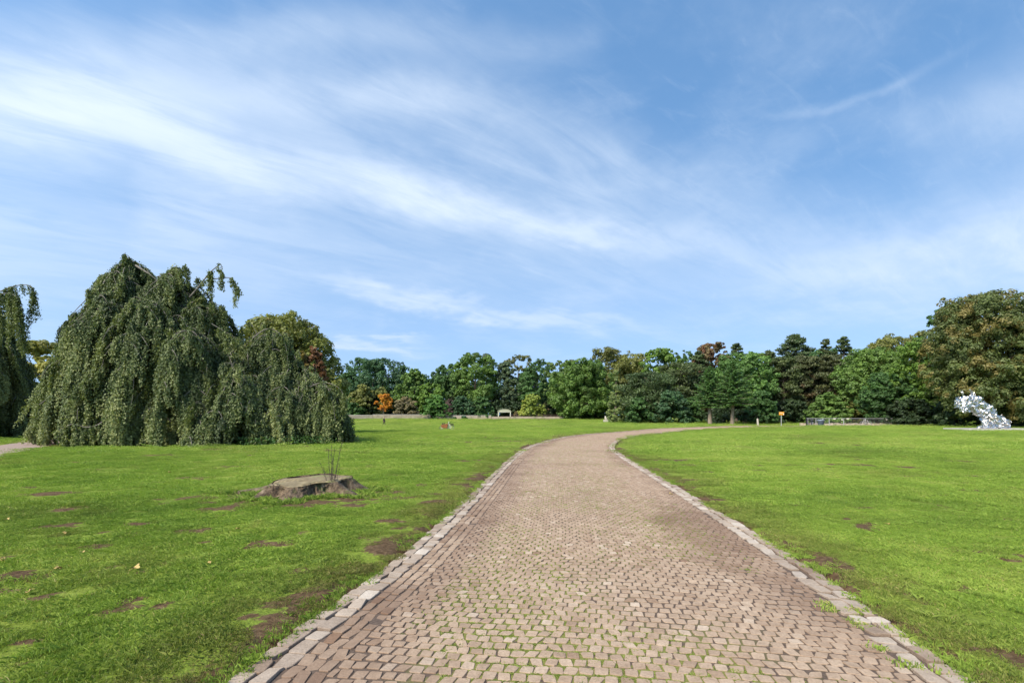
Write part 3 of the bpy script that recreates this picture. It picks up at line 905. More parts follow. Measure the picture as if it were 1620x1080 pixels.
lm('spruce', (.070, .125, .050), dk=.6); lm('spruce_bright', (.058, .105, .030)); lm('tan', (.062, .080, .028), patch=((.24, .195, .065), .50)); lm('tan_dark', (.060, .080, .028), patch=((.19, .16, .055), .58))
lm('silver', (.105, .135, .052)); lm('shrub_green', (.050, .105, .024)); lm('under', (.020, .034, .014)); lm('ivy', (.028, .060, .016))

FAR = 'trees along the far edge of the lawn'
def B(x, Z, topy, hw, m, label, name='broadleaf_tree', cat='tree', **kw):
    B.k += 1
    kw.setdefault('nleaf', int(5200 + 55 * hw)); kw.setdefault('group', FAR)
    if cat == 'shrub': kw.setdefault('rdepth', 2.0)
    return broadleaf(name, label, cat, x, Z, topy, hw, LM[m], seed=B.k, **kw)
B.k = 0
# --- behind the beeches, left
B(449, 52, 501, 95, 'yellow_maple', 'large rounded yellow green tree with a red patch behind the weeping beech', shape='dome', base=.0, nleaf=42000, leaf=.16, lumps=120, gap=.05, flat=.9, group='trees behind the weeping beech')
B(75, 60, 542, 60, 'yellow_olive', 'yellowish tree showing low between the two weeping beeches', shape='broad', nleaf=8000, leaf=.2, group='trees behind the weeping beech', base=.05)
lm('maple_red', (.125, .062, .030)); lm('maple_gold', (.13, .10, .028))
B(497, 45, 548, 19, 'maple_red', 'reddish autumn crown peeping out between the weeping beech and yellow green tree', shape='round', base=.3, nleaf=5000, leaf=.12, tr=.14, group='trees behind the weeping beech')
B(470, 44, 556, 22, 'maple_gold', 'golden green crown behind the right shoulder of the weeping beech', shape='round', base=.2, nleaf=6000, leaf=.12, tr=.14, group='trees behind the weeping beech')
# --- left of the pavilion
B(570, 140, 569, 42, 'teal', 'dark bluish broad tree just right of the yellow green tree', shape='broad', base=.05, nleaf=11000, lumps=44)
B(614, 142, 570, 42, 'teal', 'dark bluish tree with flat top above the orange tree', shape='broad', base=.05, nleaf=11000, lumps=44)
B(638, 150, 572, 12, 'grey_green', 'thin dark treetop just left of the dip in the tree line', shape='egg')
B(585, 128, 609, 32, 'olive', 'low olive tree behind the orange tree', shape='round', base=.02)
B(655, 130, 584, 34, 'mid', 'mid green pointed tree behind the brownish shrub', shape='egg', base=.05, nleaf=9000)
B(682, 128, 606, 24, 'bright', 'light green tree crown above the bright green shrub', shape='round', base=.05)
B(562, 126, 628, 20, 'deep', 'dark low bush under trees beside the weeping beech', 'bush', 'bush', shape='dome', base=0, trunk=False, group='shrubs behind the low wall')
B(607, 121, 623, 15, 'orange', 'small bright orange autumn tree behind the wall', 'small_tree', 'tree', shape='round', base=.30, nleaf=2600, leaf=.22, lumps=16, tr=.11, group='shrubs behind the low wall')
B(642, 121, 628, 24, 'brown_shrub', 'brownish rounded shrub between the orange tree and bright green shrub', 'shrub', 'shrub', shape='dome', base=0, trunk=False, flat=.5, group='shrubs behind the low wall', nleaf=5000, leaf=.22)
B(688, 117, 625, 25, 'shrub_green', 'bright green rounded shrub behind the cargo bike', 'shrub', 'shrub', shape='dome', base=0, trunk=False, flat=.55, group='shrubs behind the low wall', nleaf=6000, leaf=.22)
B(713, 124, 632, 14, 'purple', 'small purplish brown bush between two green shrubs', 'shrub', 'shrub', shape='dome', base=0, trunk=False, group='shrubs behind the low wall', nleaf=2000)
B(732, 119, 626, 22, 'teal', 'dark green layered shrub right of the cargo bike', 'shrub', 'shrub', shape='dome', base=0, trunk=False, flat=.5, group='shrubs behind the low wall', nleaf=5000, leaf=.22)
B(763, 119, 628, 20, 'deep', 'dark green shrub directly left of the pavilion', 'shrub', 'shrub', shape='dome', base=0, trunk=False, flat=.5, group='shrubs behind the low wall', nleaf=4500, leaf=.22)
B(715, 138, 577, 32, 'deep', 'tall dark green tree right of the dip in the tree line', shape='round', base=.08, nleaf=9500)
B(752, 132, 562, 42, 'mid', 'tall full green tree above the dark layered shrubs', shape='broad', base=.06, nleaf=12000, lumps=40)
B(740, 150, 557, 14, 'grey_green', 'grey green treetop peeping over the tall full tree', shape='egg')
B(770, 155, 560, 16, 'grey_green', 'dark bluish treetop left behind the pavilion tree', shape='round')
B(800, 136, 572, 34, 'grey_green', 'tall grey green tree directly behind the pavilion', shape='egg', base=.03, nleaf=9500)
B(820, 158, 559, 27, 'greyolive', 'open greyish treetop above the pavilion', shape='round', gap=.7, nleaf=5000)
B(845, 130, 582, 26, 'deep', 'dark green tree behind the lime green shrub', shape='round', base=.03)
B(842, 119, 623, 23, 'lime', 'lime green rounded shrub right of the pavilion', 'shrub', 'shrub', shape='dome', base=.02, trunk=False, group='shrubs behind the low wall', nleaf=5000, leaf=.2)
B(816, 118, 648, 6, 'brown_shrub', 'tiny cone shaped yellowish conifer beside the pavilion', 'conifer', 'conifer', shape='cone', base=0, trunk=False, group='shrubs behind the low wall', nleaf=900, leaf=.16, lumps=10)
B(862, 120, 638, 9, 'rust', 'small rust coloured bush at the right end of the lime shrub', 'shrub', 'shrub', shape='egg', base=0, trunk=False, group='shrubs behind the low wall', nleaf=1200, leaf=.18, lumps=12)
B(880, 136, 571, 26, 'pale', 'pale green tree left behind the big round tree', shape='round', base=.08)
B(918, 119, 572, 52, 'mid', 'big round dark green tree with a crown down to the lawn', shape='broad', base=.03, nleaf=20000, lumps=56, leaf=.24)
B(905, 150, 571, 26, 'rust', 'brownish treetop just over the big round tree', shape='round')
B(975, 132, 553, 52, 'olive', 'wide olive green tree behind the pale narrow conifer', shape='broad', base=.1, nleaf=15000, lumps=46)
B(974, 104, 585, 15, 'silver', 'pale narrow conifer beside the white stone figure', 'conifer', 'conifer', shape='cone', base=.02, nleaf=5000, lumps=34, leaf=.17)
B(972, 99, 622, 13, 'silver', 'pale feathery low bush at the foot of the narrow conifer', 'bush', 'bush', shape='egg', base=0, trunk=False, nleaf=3500, lumps=22, leaf=.15, group='shrubs under the far trees')
B(1046, 118, 552, 36, 'bright', 'bright yellow green tree above the spreading dark pine', shape='round', base=.2, nleaf=9000)
# --- pines of the middle
P_ = dict(group='pines along the far edge of the lawn')
def PN(x, Z, topy, hw, m, label, **kw):
    PN.k += 1
    return pine('pine_tree', label, 'pine', x, Z, topy, hw, LM[m], seed=PN.k, **{**P_, **kw})
PN.k = 0
PN(1030, 102, 590, 46, 'pine_dark', 'spreading dark pine beside the pale narrow conifer', base=.05, nclump=80, per=150, shape='broad')
PN(1075, 106, 573, 40, 'pine_olive', 'spreading olive pine under the bright yellow green tree', base=.05, nclump=70, per=130, shape='broad')
PN(1082, 150, 552, 8, 'grey_green', 'slim distant conifer top left of the red brown tree', nclump=26, per=40, shape='cone')
B(1062, 97, 618, 30, 'teal', 'dark green bush under the spreading pines', 'bush', 'bush', shape='dome', base=0, trunk=False, nleaf=7000, leaf=.2, lumps=34, group='shrubs under the far trees')
B(1012, 99, 628, 26, 'deep', 'dark bush below the spreading dark pine', 'bush', 'bush', shape='dome', base=0, trunk=False, nleaf=6000, leaf=.2, group='shrubs under the far trees')
B(1095, 100, 628, 20, 'deep', 'dark bush left behind the smaller spruce', 'bush', 'bush', shape='dome', base=0, trunk=False, nleaf=5000, leaf=.2, group='shrubs under the far trees')
B(1126, 112, 543, 32, 'red_brown', 'red brown leaved tree behind the smaller spruce', shape='broad', base=.08, nleaf=11000, lumps=44)
PN(1105, 110, 555, 22, 'pine_dark', 'dark pine left beside the red brown tree', nclump=50, per=90)
PN(1165, 112, 541, 20, 'pine_dark', 'dark pine top behind the round bright green tree', nclump=50, per=90)
B(1178, 97, 556, 46, 'round_green', 'large round bright green tree behind the two spruces', shape='broad', base=.1, nleaf=16000, lumps=50, leaf=.22)
spruce('spruce_tree', 'smaller spruce with pale bare trunk, left of the pair', 'spruce', 1123, 86, 578, 33, LM['spruce'], 3.4, 1, group='spruces by the path')
spruce('spruce_tree', 'taller spruce with pale bare trunk, right of the pair', 'spruce', 1159, 85, 570, 42, LM['spruce'], 3.9, 2, group='spruces by the path')
B(1165, 96, 640, 52, 'under', 'dark undergrowth behind the two spruce trunks', 'bush', 'bush', shape='dome', base=0, trunk=False, nleaf=6000, leaf=.22, lumps=40, group='shrubs under the far trees')
B(1205, 90, 618, 26, 'deep', 'dark green bush behind the pale wooden post', 'bush', 'bush', shape='dome', base=0, trunk=False, nleaf=5000, leaf=.2, group='shrubs under the far trees')
PN(1217, 104, 553, 26, 'pine_olive', 'olive pine directly above the wooden post', nclump=60, per=120, base=.1)
PN(1257, 104, 526, 36, 'pine_dark', 'tallest dark pine above the yellow sign', nclump=80, per=120, base=.12)
PN(1240, 100, 566, 34, 'pine_olive', 'broad olive pine just behind the yellow sign', nclump=76, per=130, base=.08, shape='broad')
PN(1280, 99, 562, 32, 'rust', 'rusty brown pine above the left end of the metal fence', nclump=70, per=120, base=.12, shape='broad')
PN(1306, 108, 534, 17, 'pine_olive', 'narrow pine between the tallest pine and the dark open pine', nclump=46, per=90)
PN(1335, 106, 532, 24, 'pine_dark', 'dark open topped pine right of the narrow pine', nclump=50, per=100)
PN(1316, 98, 560, 30, 'rust', 'brownish pine behind the dark bin', nclump=70, per=120, base=.1, shape='broad')
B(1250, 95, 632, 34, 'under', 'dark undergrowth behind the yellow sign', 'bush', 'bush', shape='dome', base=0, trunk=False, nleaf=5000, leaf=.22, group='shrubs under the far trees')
B(1310, 88, 622, 34, 'mid', 'light green low bush behind the dark bin', 'bush', 'bush', shape='dome', base=0, trunk=False, nleaf=8000, leaf=.18, lumps=38, flat=.5, group='shrubs under the far trees')
B(1352, 92, 622, 30, 'olive', 'olive bush behind the middle of the metal fence', 'bush', 'bush', shape='dome', base=0, trunk=False, nleaf=6000, leaf=.2, group='shrubs under the far trees')
# --- right
RG = 'big trees behind the metal sculpture'
B(1378, 92, 551, 54, 'mid', 'full green tree behind the middle of the metal fence', shape='broad', base=.05, nleaf=17000, leaf=.2, lumps=56, group=RG)
B(1428, 98, 526, 58, 'olive', 'tall olive green tree behind the right end of the fence', shape='broad', base=.1, nleaf=15000, leaf=.22, lumps=50, group=RG)
B(1405, 84, 590, 40, 'deep', 'darker green tree low behind the leaning bicycle', shape='broad', base=.06, nleaf=14000, leaf=.18, lumps=50, group=RG)
B(1462, 82, 538, 48, 'bright', 'bright green tree left beside the big tan leaved tree', shape='broad', base=.05, nleaf=18000, leaf=.18, lumps=56, group=RG)
B(1506, 80, 484, 42, 'deep', 'tall dark green tree rising left of the tan leaved tree', shape='round', base=.2, nleaf=15000, leaf=.2, lumps=50, gap=.45, group=RG)
B(1560, 68, 466, 76, 'tan', 'huge tan and olive leaved tree behind the metal sculpture', shape='broad', base=.06, nleaf=50000, leaf=.16, lumps=125, ragged=.55, flat=.9, tr=.55, group=RG, gap=.2)
B(1648, 66, 478, 60, 'tan_dark', 'big olive brown tree cut by the right edge of view', shape='broad', base=.07, nleaf=26000, leaf=.17, lumps=80, tr=.5, group=RG)
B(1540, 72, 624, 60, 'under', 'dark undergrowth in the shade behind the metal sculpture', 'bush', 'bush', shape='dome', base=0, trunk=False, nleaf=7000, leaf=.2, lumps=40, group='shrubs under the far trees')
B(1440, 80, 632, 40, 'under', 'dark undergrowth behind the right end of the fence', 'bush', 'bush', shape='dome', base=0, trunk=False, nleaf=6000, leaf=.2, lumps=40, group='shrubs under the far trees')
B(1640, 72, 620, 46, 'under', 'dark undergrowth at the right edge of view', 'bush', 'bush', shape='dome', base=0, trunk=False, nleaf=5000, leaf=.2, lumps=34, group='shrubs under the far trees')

for (x, Z, ty, hw, m, lb) in ((1100, 128, 556, 30, 'deep', 'dark green tree filling the gap left of the red brown tree'), (1200, 120, 560, 26, 'mid', 'green tree filling the gap right of the round green tree'), (1008, 140, 572, 30, 'deep', 'dark green tree seen between the olive tree and the yellow green tree'),
        (660, 152, 590, 26, 'teal', 'dark bluish tree at the bottom of the dip in the tree line'), (700, 150, 580, 22, 'teal', 'bluish tree at the right slope of the dip in the tree line'), (548, 136, 590, 22, 'deep', 'dark green tree half hidden by the yellow green tree'), (590, 134, 590, 40, 'teal', 'dark broad tree low behind the orange autumn tree'),
        (850, 150, 570, 34, 'deep', 'dark green tree behind the pale green tree'), (1300, 122, 552, 40, 'deep', 'dark green tree behind the rusty brown pines'), (1360, 118, 556, 30, 'deep', 'dark green tree behind the dark open topped pine')):
    B(x, Z, ty, hw, m, lb, shape='broad', base=.05, nleaf=7000, lumps=34)

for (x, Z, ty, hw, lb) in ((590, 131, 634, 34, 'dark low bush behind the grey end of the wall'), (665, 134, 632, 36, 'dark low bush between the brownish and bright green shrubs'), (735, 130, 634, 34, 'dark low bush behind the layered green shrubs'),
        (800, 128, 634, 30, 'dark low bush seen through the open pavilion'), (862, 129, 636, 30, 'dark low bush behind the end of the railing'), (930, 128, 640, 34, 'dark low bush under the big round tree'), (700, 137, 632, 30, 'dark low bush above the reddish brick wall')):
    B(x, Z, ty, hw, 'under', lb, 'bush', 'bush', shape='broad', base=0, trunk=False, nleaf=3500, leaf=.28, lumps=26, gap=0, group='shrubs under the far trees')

# --- the wood behind them all: one mass
rng = np.random.default_rng(99)
mb = MB()
for (xa, Za, xb, Zb, top, n) in ((300, 168, 900, 172, 588, 60), (880, 160, 1240, 145, 576, 50), (1180, 140, 1420, 130, 568, 40), (1380, 118, 1800, 100, 560, 50), (-150, 120, 420, 150, 600, 40)):
    for k in range(n):
        f = (k + rng.random()) / n; Z = Za + (Zb - Za) * f + rng.uniform(-4, 8); X = px(xa + (xb - xa) * f, Z)
        z0 = float(ground_z(X, Z)); hh = (pz(top, Z) - z0) * rng.uniform(.6, 1.0); r = rng.uniform(3, 5)
        m = 420
        D = unit(m); P = np.array([X, Z, z0]) + np.c_[D[:, 0] * r, D[:, 1] * r * .6, hh * (.02 + .96 * rng.random(m) ** .9)]
        sh = np.sqrt(np.clip(1 - ((P[:, 2] - z0) / hh) ** 3, .1, 1)); P[:, 0] = X + (P[:, 0] - X) * sh
        mb.leaves(P, D * np.array([1, 1, .3]) + unit(m) * .6 + [0, 0, .3], rng.uniform(.35, .6, m), rng.uniform(.22, .36, m), np.clip(rng.normal(.4, .15, m), 0, 1))
tag(mb.build('distant_wood', LM['teal']), 'dark mass of woodland closing the view behind the park trees', kind='stuff')

# ------------------------------------------------------------------ weeping beeches
M_BEECH = leaf_mat('leaf_weeping_beech', (.036, .058, .024), (.132, .168, .062), (.290, .315, .125), trans=.28, rough=.55, nscale=.5)  # darkest tone deepened to paint the shaded interior of the crown
def smooth_path(P, n):
    P = np.asarray(P, float); t = np.linspace(0, 1, len(P)); q = np.linspace(0, 1, n)
    out = np.stack([np.interp(q, t, P[:, i]) for i in range(3)], 1)
    for _ in range(max(2, n // 5)): out[1:-1] = .25 * out[:-2] + .5 * out[1:-1] + .25 * out[2:]
    return out

def weeping_beech(name, label, origin, domes, sprigs, seed, nscale=1.0, trunks=((0, 0),)):
    """domes: (x, y, radius, height, boughs): umbrellas of boughs that rise, arch over and hang to the ground"""
    global rng
    rng = np.random.default_rng(seed)
    t = empty(name, (origin[0], origin[1], 0), label, 'tree', 0, 'weeping beeches')
    tm, bm, lf = MB(), MB(), MB()
    def strands(P, step, Lmin, Lmax, tint, outdir, leaf=.062):
        """hanging twigs along a bough P"""
        d = np.r_[0, np.cumsum(np.linalg.norm(np.diff(P, axis=0), axis=1))]
        nt = max(2, int(d[-1] / step / 3.2)); k_ = 5
        n = nt * k_
        u = np.repeat(rng.random(nt) * d[-1], k_)
        S = np.stack([np.interp(u, d, P[:, i]) for i in range(3)], 1)
        S = S + rng.normal(0, .05, S.shape)
        Ls = np.repeat(rng.uniform(Lmin, Lmax * 1.25, nt), k_) * rng.uniform(.55, 1.0, n)
        Ls = np.minimum(Ls, np.maximum(S[:, 2] - .08 * rng.random(n), .15))
        cnt = np.maximum((Ls / .026 * nscale).astype(int), 5)
        i = np.repeat(np.arange(n), cnt); m = len(i)
        f = rng.random(m)
        drift = np.repeat(rng.normal(0, .10, (nt, 2)), k_, 0) + rng.normal(0, .05, (n, 2)) + np.asarray(outdir)[None] * np.repeat(rng.uniform(.0, .3, (nt, 1)), k_, 0)
        C = S[i].copy()
        C[:, 2] -= f * Ls[i]
        C[:, :2] += drift[i] * (Ls[i] * f ** .8)[:, None]
        wob = .035 + .04 * np.sin(f * 3.1)
        C += rng.normal(0, 1, (m, 3)) * wob[:, None] * np.array([1, 1, .5])
        C[:, 2] = np.maximum(C[:, 2], .03)
        N = np.c_[np.asarray(outdir)[None] * .7 + np.zeros((m, 2)), np.full(m, .35)] + unit(m) * .75
        ax = np.array([0, 0, -1.]) + unit(m) * .6
        L = leaf * rng.uniform(.7, 1.3, m)
        lf.leaves(C, N, L, L * .62, np.clip(tint + np.repeat(rng.normal(0, .08, nt), k_)[i] + rng.normal(0, .12, m) + (f - .4) * .22, 0, 1), axis=ax, cup=.2)  # lighter towards strand ends: the light they catch is put into the tint
    tz = []
    for (tx, ty) in trunks:
        P = smooth_path([(tx, ty, -.2), (tx + .1, ty, 1.5), (tx - .1, ty + .1, 4), (tx, ty, 7.5)], 9)
        tm.tube(P, np.linspace(.62, .22, 9) * np.r_[1.5, 1.1, np.ones(7)], 10)
    for (dx, dy, r, h, nb) in domes:
        # a bearing limb from the trunk to the top of this dome
        k0 = min(trunks, key=lambda q: math.hypot(q[0] - dx, q[1] - dy))
        tm.tube(smooth_path([(k0[0], k0[1], min(3., h * .4)), ((k0[0] + dx) / 2, (k0[1] + dy) / 2 + .3, h * .6), (dx, dy, h * .86)], 8), np.linspace(.16, .05, 8), 7)
        nb = max(6, int(nb * .62)); ncl = int(np.clip(round(1.9 * r), 5, 9)); ph0 = rng.random() * 6
        for b in range(nb):
            az = (b % ncl) * 2 * PI / ncl + ph0 + rng.normal(0, .12)
            od = np.array([math.cos(az), math.sin(az)])
            ext = r * (.28 + .76 * math.sqrt((b + .5) / nb)) * rng.uniform(.9, 1.06)
            ext = max(.4, ext)
            q = np.linspace(0, 1, 13)
            rho = ext * q
            # surface: nearly a cone near the top, steeper towards the rim
            top = h * rng.uniform(.80, 1.03)
            zs = top * (1 - (rho / (r * 1.02)) ** (1.75 if r > 3.4 else 2.5) * .93)
            lump = rng.uniform(.25, .6) * np.sin(q * PI) * np.sin(q * rng.uniform(4, 9) + rng.random() * 6)
            zs = zs + lump * .5
            if rng.random() < .5:           # ends in a free hanging tip
                zs[-3:] -= np.array([.1, .35, .8]) * min(1, h / 5)
            zs = np.maximum(zs, .15)
            bend = rng.normal(0, .12)
            od2 = np.array([-od[1], od[0]])
            P = np.c_[dx + od[0] * rho + od2[0] * bend * rho * q, dy + od[1] * rho + od2[1] * bend * rho * q, zs]
            P = smooth_path(P + rng.normal(0, .05, P.shape), 15)
            rad = np.linspace(.045, .008, 15) * (.7 + .5 * h / 11)
            bm.tube(P, rad, 5, cap=False)
            tint = np.clip(.46 + rng.normal(0, .11), .15, .85)
            # leafy twigs over the bough itself
            L_ = np.linalg.norm(np.diff(P, axis=0), axis=1).sum(); m_ = int(L_ * 42)
            u = rng.random(m_) * 14
            C = np.stack([np.interp(u, np.arange(15), P[:, a_]) for a_ in range(3)], 1) + rng.normal(0, .09, (m_, 3)) * [1, 1, .8] + [0, 0, .02]
            C[:, 2] = np.maximum(C[:, 2], .03)
            Lf = .062 * rng.uniform(.7, 1.3, m_)
            lf.leaves(C, unit(m_) * .7 + [od[0] * .5, od[1] * .5, .5], Lf, Lf * .6, np.clip(tint + rng.normal(.05, .13, m_), 0, 1), axis=np.array([0, 0, -1.]) + unit(m_) * .8, cup=.2)
            # short arching twigs that break the outline
            if rng.random() < .42:
                i0 = int(rng.integers(1, 9)); a_ = rng.random() * 6.28; dd_ = np.array([math.cos(a_), math.sin(a_), 0]); k_ = rng.uniform(.35, 1.15)
                Ps = smooth_path([P[i0], P[i0] + dd_ * .3 * k_ + [0, 0, .75 * k_], P[i0] + dd_ * .75 * k_ + [0, 0, .9 * k_], P[i0] + dd_ * 1.1 * k_ + [0, 0, .45 * k_]], 8)
                bm.tube(Ps, np.linspace(.018, .005, 8), 4, cap=False)
                strands(Ps[2:], .16, .3, 1.3, tint, od)
            # side boughs give each drape its width
            strands(P, .075, .7, 2.6 + .14 * h, tint, od)
            for sgn in (-1, 1):
                for st in (.35, .6, .8):
                    if rng.random() < .5:
                        i0 = int(st * 14); L = rng.uniform(.5, 1.3) * (.5 + r / 8)
                        Pp = np.array([P[i0] + np.r_[(od2 * sgn * L * w + od * .55 * L * w), (.10 * math.sin(w * 3) - .95 * w ** 1.6 * L)] for w in np.linspace(0, 1, 6)])
                        Pp[:, 2] = np.maximum(Pp[:, 2], .12)
                        bm.tube(Pp, np.linspace(.028, .008, 6), 4, cap=False)
                        strands(Pp, .10, .5, 1.9, np.clip(tint + rng.normal(0, .06), 0, 1), od)
    for (pts, lmin, lmax, step, thick) in sprigs:
        P = smooth_path(pts, 16)
        bm.tube(P, np.linspace(thick, thick * .2, 16) * .75, 6, cap=False)
        if lmax > 0: strands(P[3:], step, lmin, lmax, .45, np.array([0.15, -.1]))
    tm.build('trunk', M_BARKG, t, True); bm.build('branches', M_BARKG, t, True); lf.build('crown', M_BEECH, t)
    return t

OX, OY = -22.0, 31.5
def W(x, y, Z):
    """photo point at depth Z -> local to the big beech"""
    return np.array([px(x, Z) - OX, Z - OY, pz(y, Z)])
def dome(x, topy, Z, r, nb):
    return (px(x, Z) - OX, Z - OY, r, pz(topy, Z), nb)
DOM = [dome(205, 418, 32.0, 4.5, 62), dome(282, 432, 32.0, 3.3, 44), dome(322, 468, 31.0, 2.0, 24), dome(350, 500, 32.5, 2.1, 24), dome(318, 545, 29.4, 2.6, 24), dome(375, 545, 30.6, 2.3, 22), dome(425, 528, 31.5, 3.3, 34),
       dome(468, 580, 30.5, 2.5, 22), dome(512, 612, 30.0, 1.5, 18), dome(488, 600, 30.2, 1.9, 22), dome(450, 560, 30.6, 2.2, 18), dome(136, 520, 31.5, 2.3, 26), dome(120, 592, 30.0, 1.35, 14),
       dome(172, 470, 29.8, 2.8, 26), dome(235, 470, 29.5, 3.0, 28), dome(300, 520, 28.9, 2.6, 22), dome(380, 585, 28.6, 2.2, 18), dome(162, 595, 28.4, 1.8, 14),
       dome(335, 655, 27.6, 1.5, 12), dome(240, 640, 27.9, 1.5, 10), dome(140, 660, 27.7, 1.2, 10), dome(430, 640, 28.6, 1.8, 14), dome(215, 430, 34.5, 4.6, 20), dome(400, 540, 34.0, 3.5, 14)]
SPR = [
    ([W(300, 470, 31), W(318, 450, 31), W(330, 432, 31), W(345, 420, 31), W(352, 415, 31), W(350, 440, 31)], .3, 1.5, .08, .065),
    ([W(330, 442, 31), W(350, 440, 31), W(366, 438, 31), W(374, 450, 31), W(381, 462, 31)], .2, 1.2, .09, .05),
    ([W(205, 445, 31.5), W(208, 425, 31.5), W(207, 410, 31.5), W(201, 401, 31.5), W(198, 408, 31.5), W(197, 430, 31.5)], .3, .9, .06, .04),
    ([W(180, 450, 31), W(195, 430, 30.5), W(198, 420, 30.5), W(192, 440, 30), W(188, 470, 30)], .3, .8, .08, .05),
    ([W(290, 460, 31), W(295, 440, 31), W(296, 424, 31), W(292, 418, 31), W(286, 430, 31)], .3, 1.0, .06, .03),
    ([W(320, 500, 31), W(338, 488, 31), W(354, 484, 31), W(357, 500, 31), W(356, 540, 31)], .4, 1.3, .08, .04),
    ([W(400, 535, 30), W(418, 520, 30), W(430, 519, 30), W(445, 528, 30), W(453, 545, 30), W(456, 580, 29.6)], .5, 1.7, .10, .05),
    ([W(490, 612, 29.4), W(503, 606, 29.4), W(512, 604, 29.2), W(522, 618, 29), W(528, 640, 28.6), W(530, 665, 28.4)], .5, 1.4, .09, .045),
    ([W(512, 604, 29.2), W(528, 608, 29.1), W(540, 616, 29), W(546, 635, 28.8)], .5, 1.4, .08, .03),
    ([W(165, 555, 27.6), W(163, 582, 27.2), W(142, 600, 27), W(118, 615, 26.9), W(105, 635, 26.9)], .3, .9, .07, .02),
    ([W(212, 590, 27.0), W(211, 625, 26.8), W(203, 655, 26.6), W(193, 690, 26.6)], .2, .6, .09, .016),
    ([W(335, 512, 28.6), W(352, 522, 28.4), W(372, 534, 28.2), W(384, 538, 28)], .3, 1.0, .07, .022),
    ([W(215, 420, 31), W(228, 428, 30.6), W(240, 436, 30.5), W(252, 447, 30.6)], .2, .5, .2, .09),
    ([W(62, 640, 28.6), W(90, 620, 28.2), W(92, 612, 28.2), W(88, 630, 28)], .3, .9, .1, .03),
    ([W(170, 662, 27.0), W(150, 676, 26.8), W(130, 676, 26.7), W(118, 668, 26.7), W(100, 676, 26.7), W(85, 685, 26.7)], .2, .7, .08, .05),
    ([W(140, 470, 29.6), W(120, 490, 29.4), W(108, 505, 29.2), W(104, 530, 29)], .5, 1.2, .08, .03),
]
weeping_beech('weeping_beech', 'huge dark green weeping beech with branches hanging down to the lawn', (OX, OY), DOM, SPR, 21, trunks=((px(215, 32) - OX, .6), (px(290, 32) - OX, .6)))
O2 = (-41.5, 37.5)
def W2(x, y, Z): return np.array([px(x, Z) - O2[0], Z - O2[1], pz(y, Z)])
weeping_beech('weeping_beech', 'dark weeping beech cut off by the left edge of the photo', O2,
              [(0, 0, 5.2, 12.5, 56), (3.0, -.6, 2.8, 7.6, 26), (2.2, -2.5, 3.0, 8.0, 26), (3.6, .5, 2.0, 5.2, 14), (-3, -2, 3.5, 8, 16)],
              [([W2(-30, 470, 36), W2(5, 460, 36), W2(20, 452, 36), W2(46, 449, 36), W2(53, 456, 36), W2(56, 470, 36)], .8, 3.2, .07, .07), ([W2(-30, 475, 35), W2(10, 462, 35), W2(30, 470, 35), W2(35, 500, 35)], 1.5, 3.5, .06, .05)], 22)
# ground cover at the foot of the beech
def low_plants(name, label, x0, Z0, x1, Z1, n, h, mat, spread=.5, leaf=.07):
    global rng
    rng = np.random.default_rng(int(abs(x0) * 7) + n)
    mb = MB(); u = rng.random(n); Z = Z0 + (Z1 - Z0) * u + rng.normal(0, spread, n); X = px(x0 + (x1 - x0) * u, Z) + rng.normal(0, .2, n)
    hh = h * (.5 + fbm(X, Z, 1.1)) * rng.random(n)
    P = np.c_[X, Z, ground_z(X, Z) + .02 + hh]
    mb.leaves(P, unit(n) * .8 + [0, -.3, .7], leaf * rng.uniform(.7, 1.3, n), leaf * .7, np.clip(rng.normal(.5, .2, n), 0, 1))
    return tag(mb.build(name, mat), label, kind='stuff')
low_plants('ivy', 'dark green ivy ground cover under the right side of the weeping beech', 380, 27.9, 525, 29.6, 9000, .42, LM['ivy'])

# ------------------------------------------------------------------ the tree stump
rng = np.random.default_rng(5)
SX, SY = -4.4, 10.95
gz = float(ground_z(SX, SY))
M_CUT, g = new_mat('cut_wood')
p = g.n.new('ShaderNodeTexCoord').outputs['Object']
px_, py_, pz_ = g.sep(p)
rad = g.math('SQRT', g.math('ADD', g.math('MULTIPLY', px_, px_), g.math('MULTIPLY', py_, py_)))
rn = g.math('ADD', g.math('MULTIPLY', rad, 70), g.math('MULTIPLY', g.noise(p, 3, 4), 14))
ring = g.math('MULTIPLY', g.math('ADD', g.math('SINE', rn), 1), .5)
c = g.mix(g.math('MULTIPLY', ring, .5), g.ramp(g.noise(p, 5, 6, .65), [(.25, (.075, .055, .026)), (.5, (.20, .155, .080)), (.75, (.34, .28, .165))]), (.11, .09, .055))
c = g.mix(g.range(g.noise(p, 2.2, 4), .56, .72), c, (.13, .145, .04))
g.l.new(c, g.bsdf.inputs['Base Color']); g.bsdf.inputs['Roughness'].default_value = .9
bp = g.n.new('ShaderNodeBump'); bp.inputs['Strength'].default_value = .5; bp.inputs['Distance'].default_value = .02
g.l.new(g.noise(p, 14, 6, .7), bp.inputs['Height']); g.l.new(bp.outputs[0], g.bsdf.inputs['Normal'])
M_SBARK, g = new_mat('stump_bark')
p = g.n.new('ShaderNodeTexCoord').outputs['Object']
n_ = g.noise(g.vmath('MULTIPLY', p, (1, 1, .5)), 9, 8, .78)
c = g.ramp(n_, [(.36, (.020, .013, .008)), (.47, (.085, .057, .034)), (.57, (.18, .13, .083)), (.72, (.34, .27, .19))])
c = g.mix(g.range(g.noise(p, 2.6, 4), .58, .7), c, (.085, .10, .028))
g.l.new(c, g.bsdf.inputs['Base Color']); g.bsdf.inputs['Roughness'].default_value = .95
bp = g.n.new('ShaderNodeBump'); bp.inputs['Strength'].default_value = .9; bp.inputs['Distance'].default_value = .05
g.l.new(n_, bp.inputs['Height']); g.l.new(bp.outputs[0], g.bsdf.inputs['Normal'])

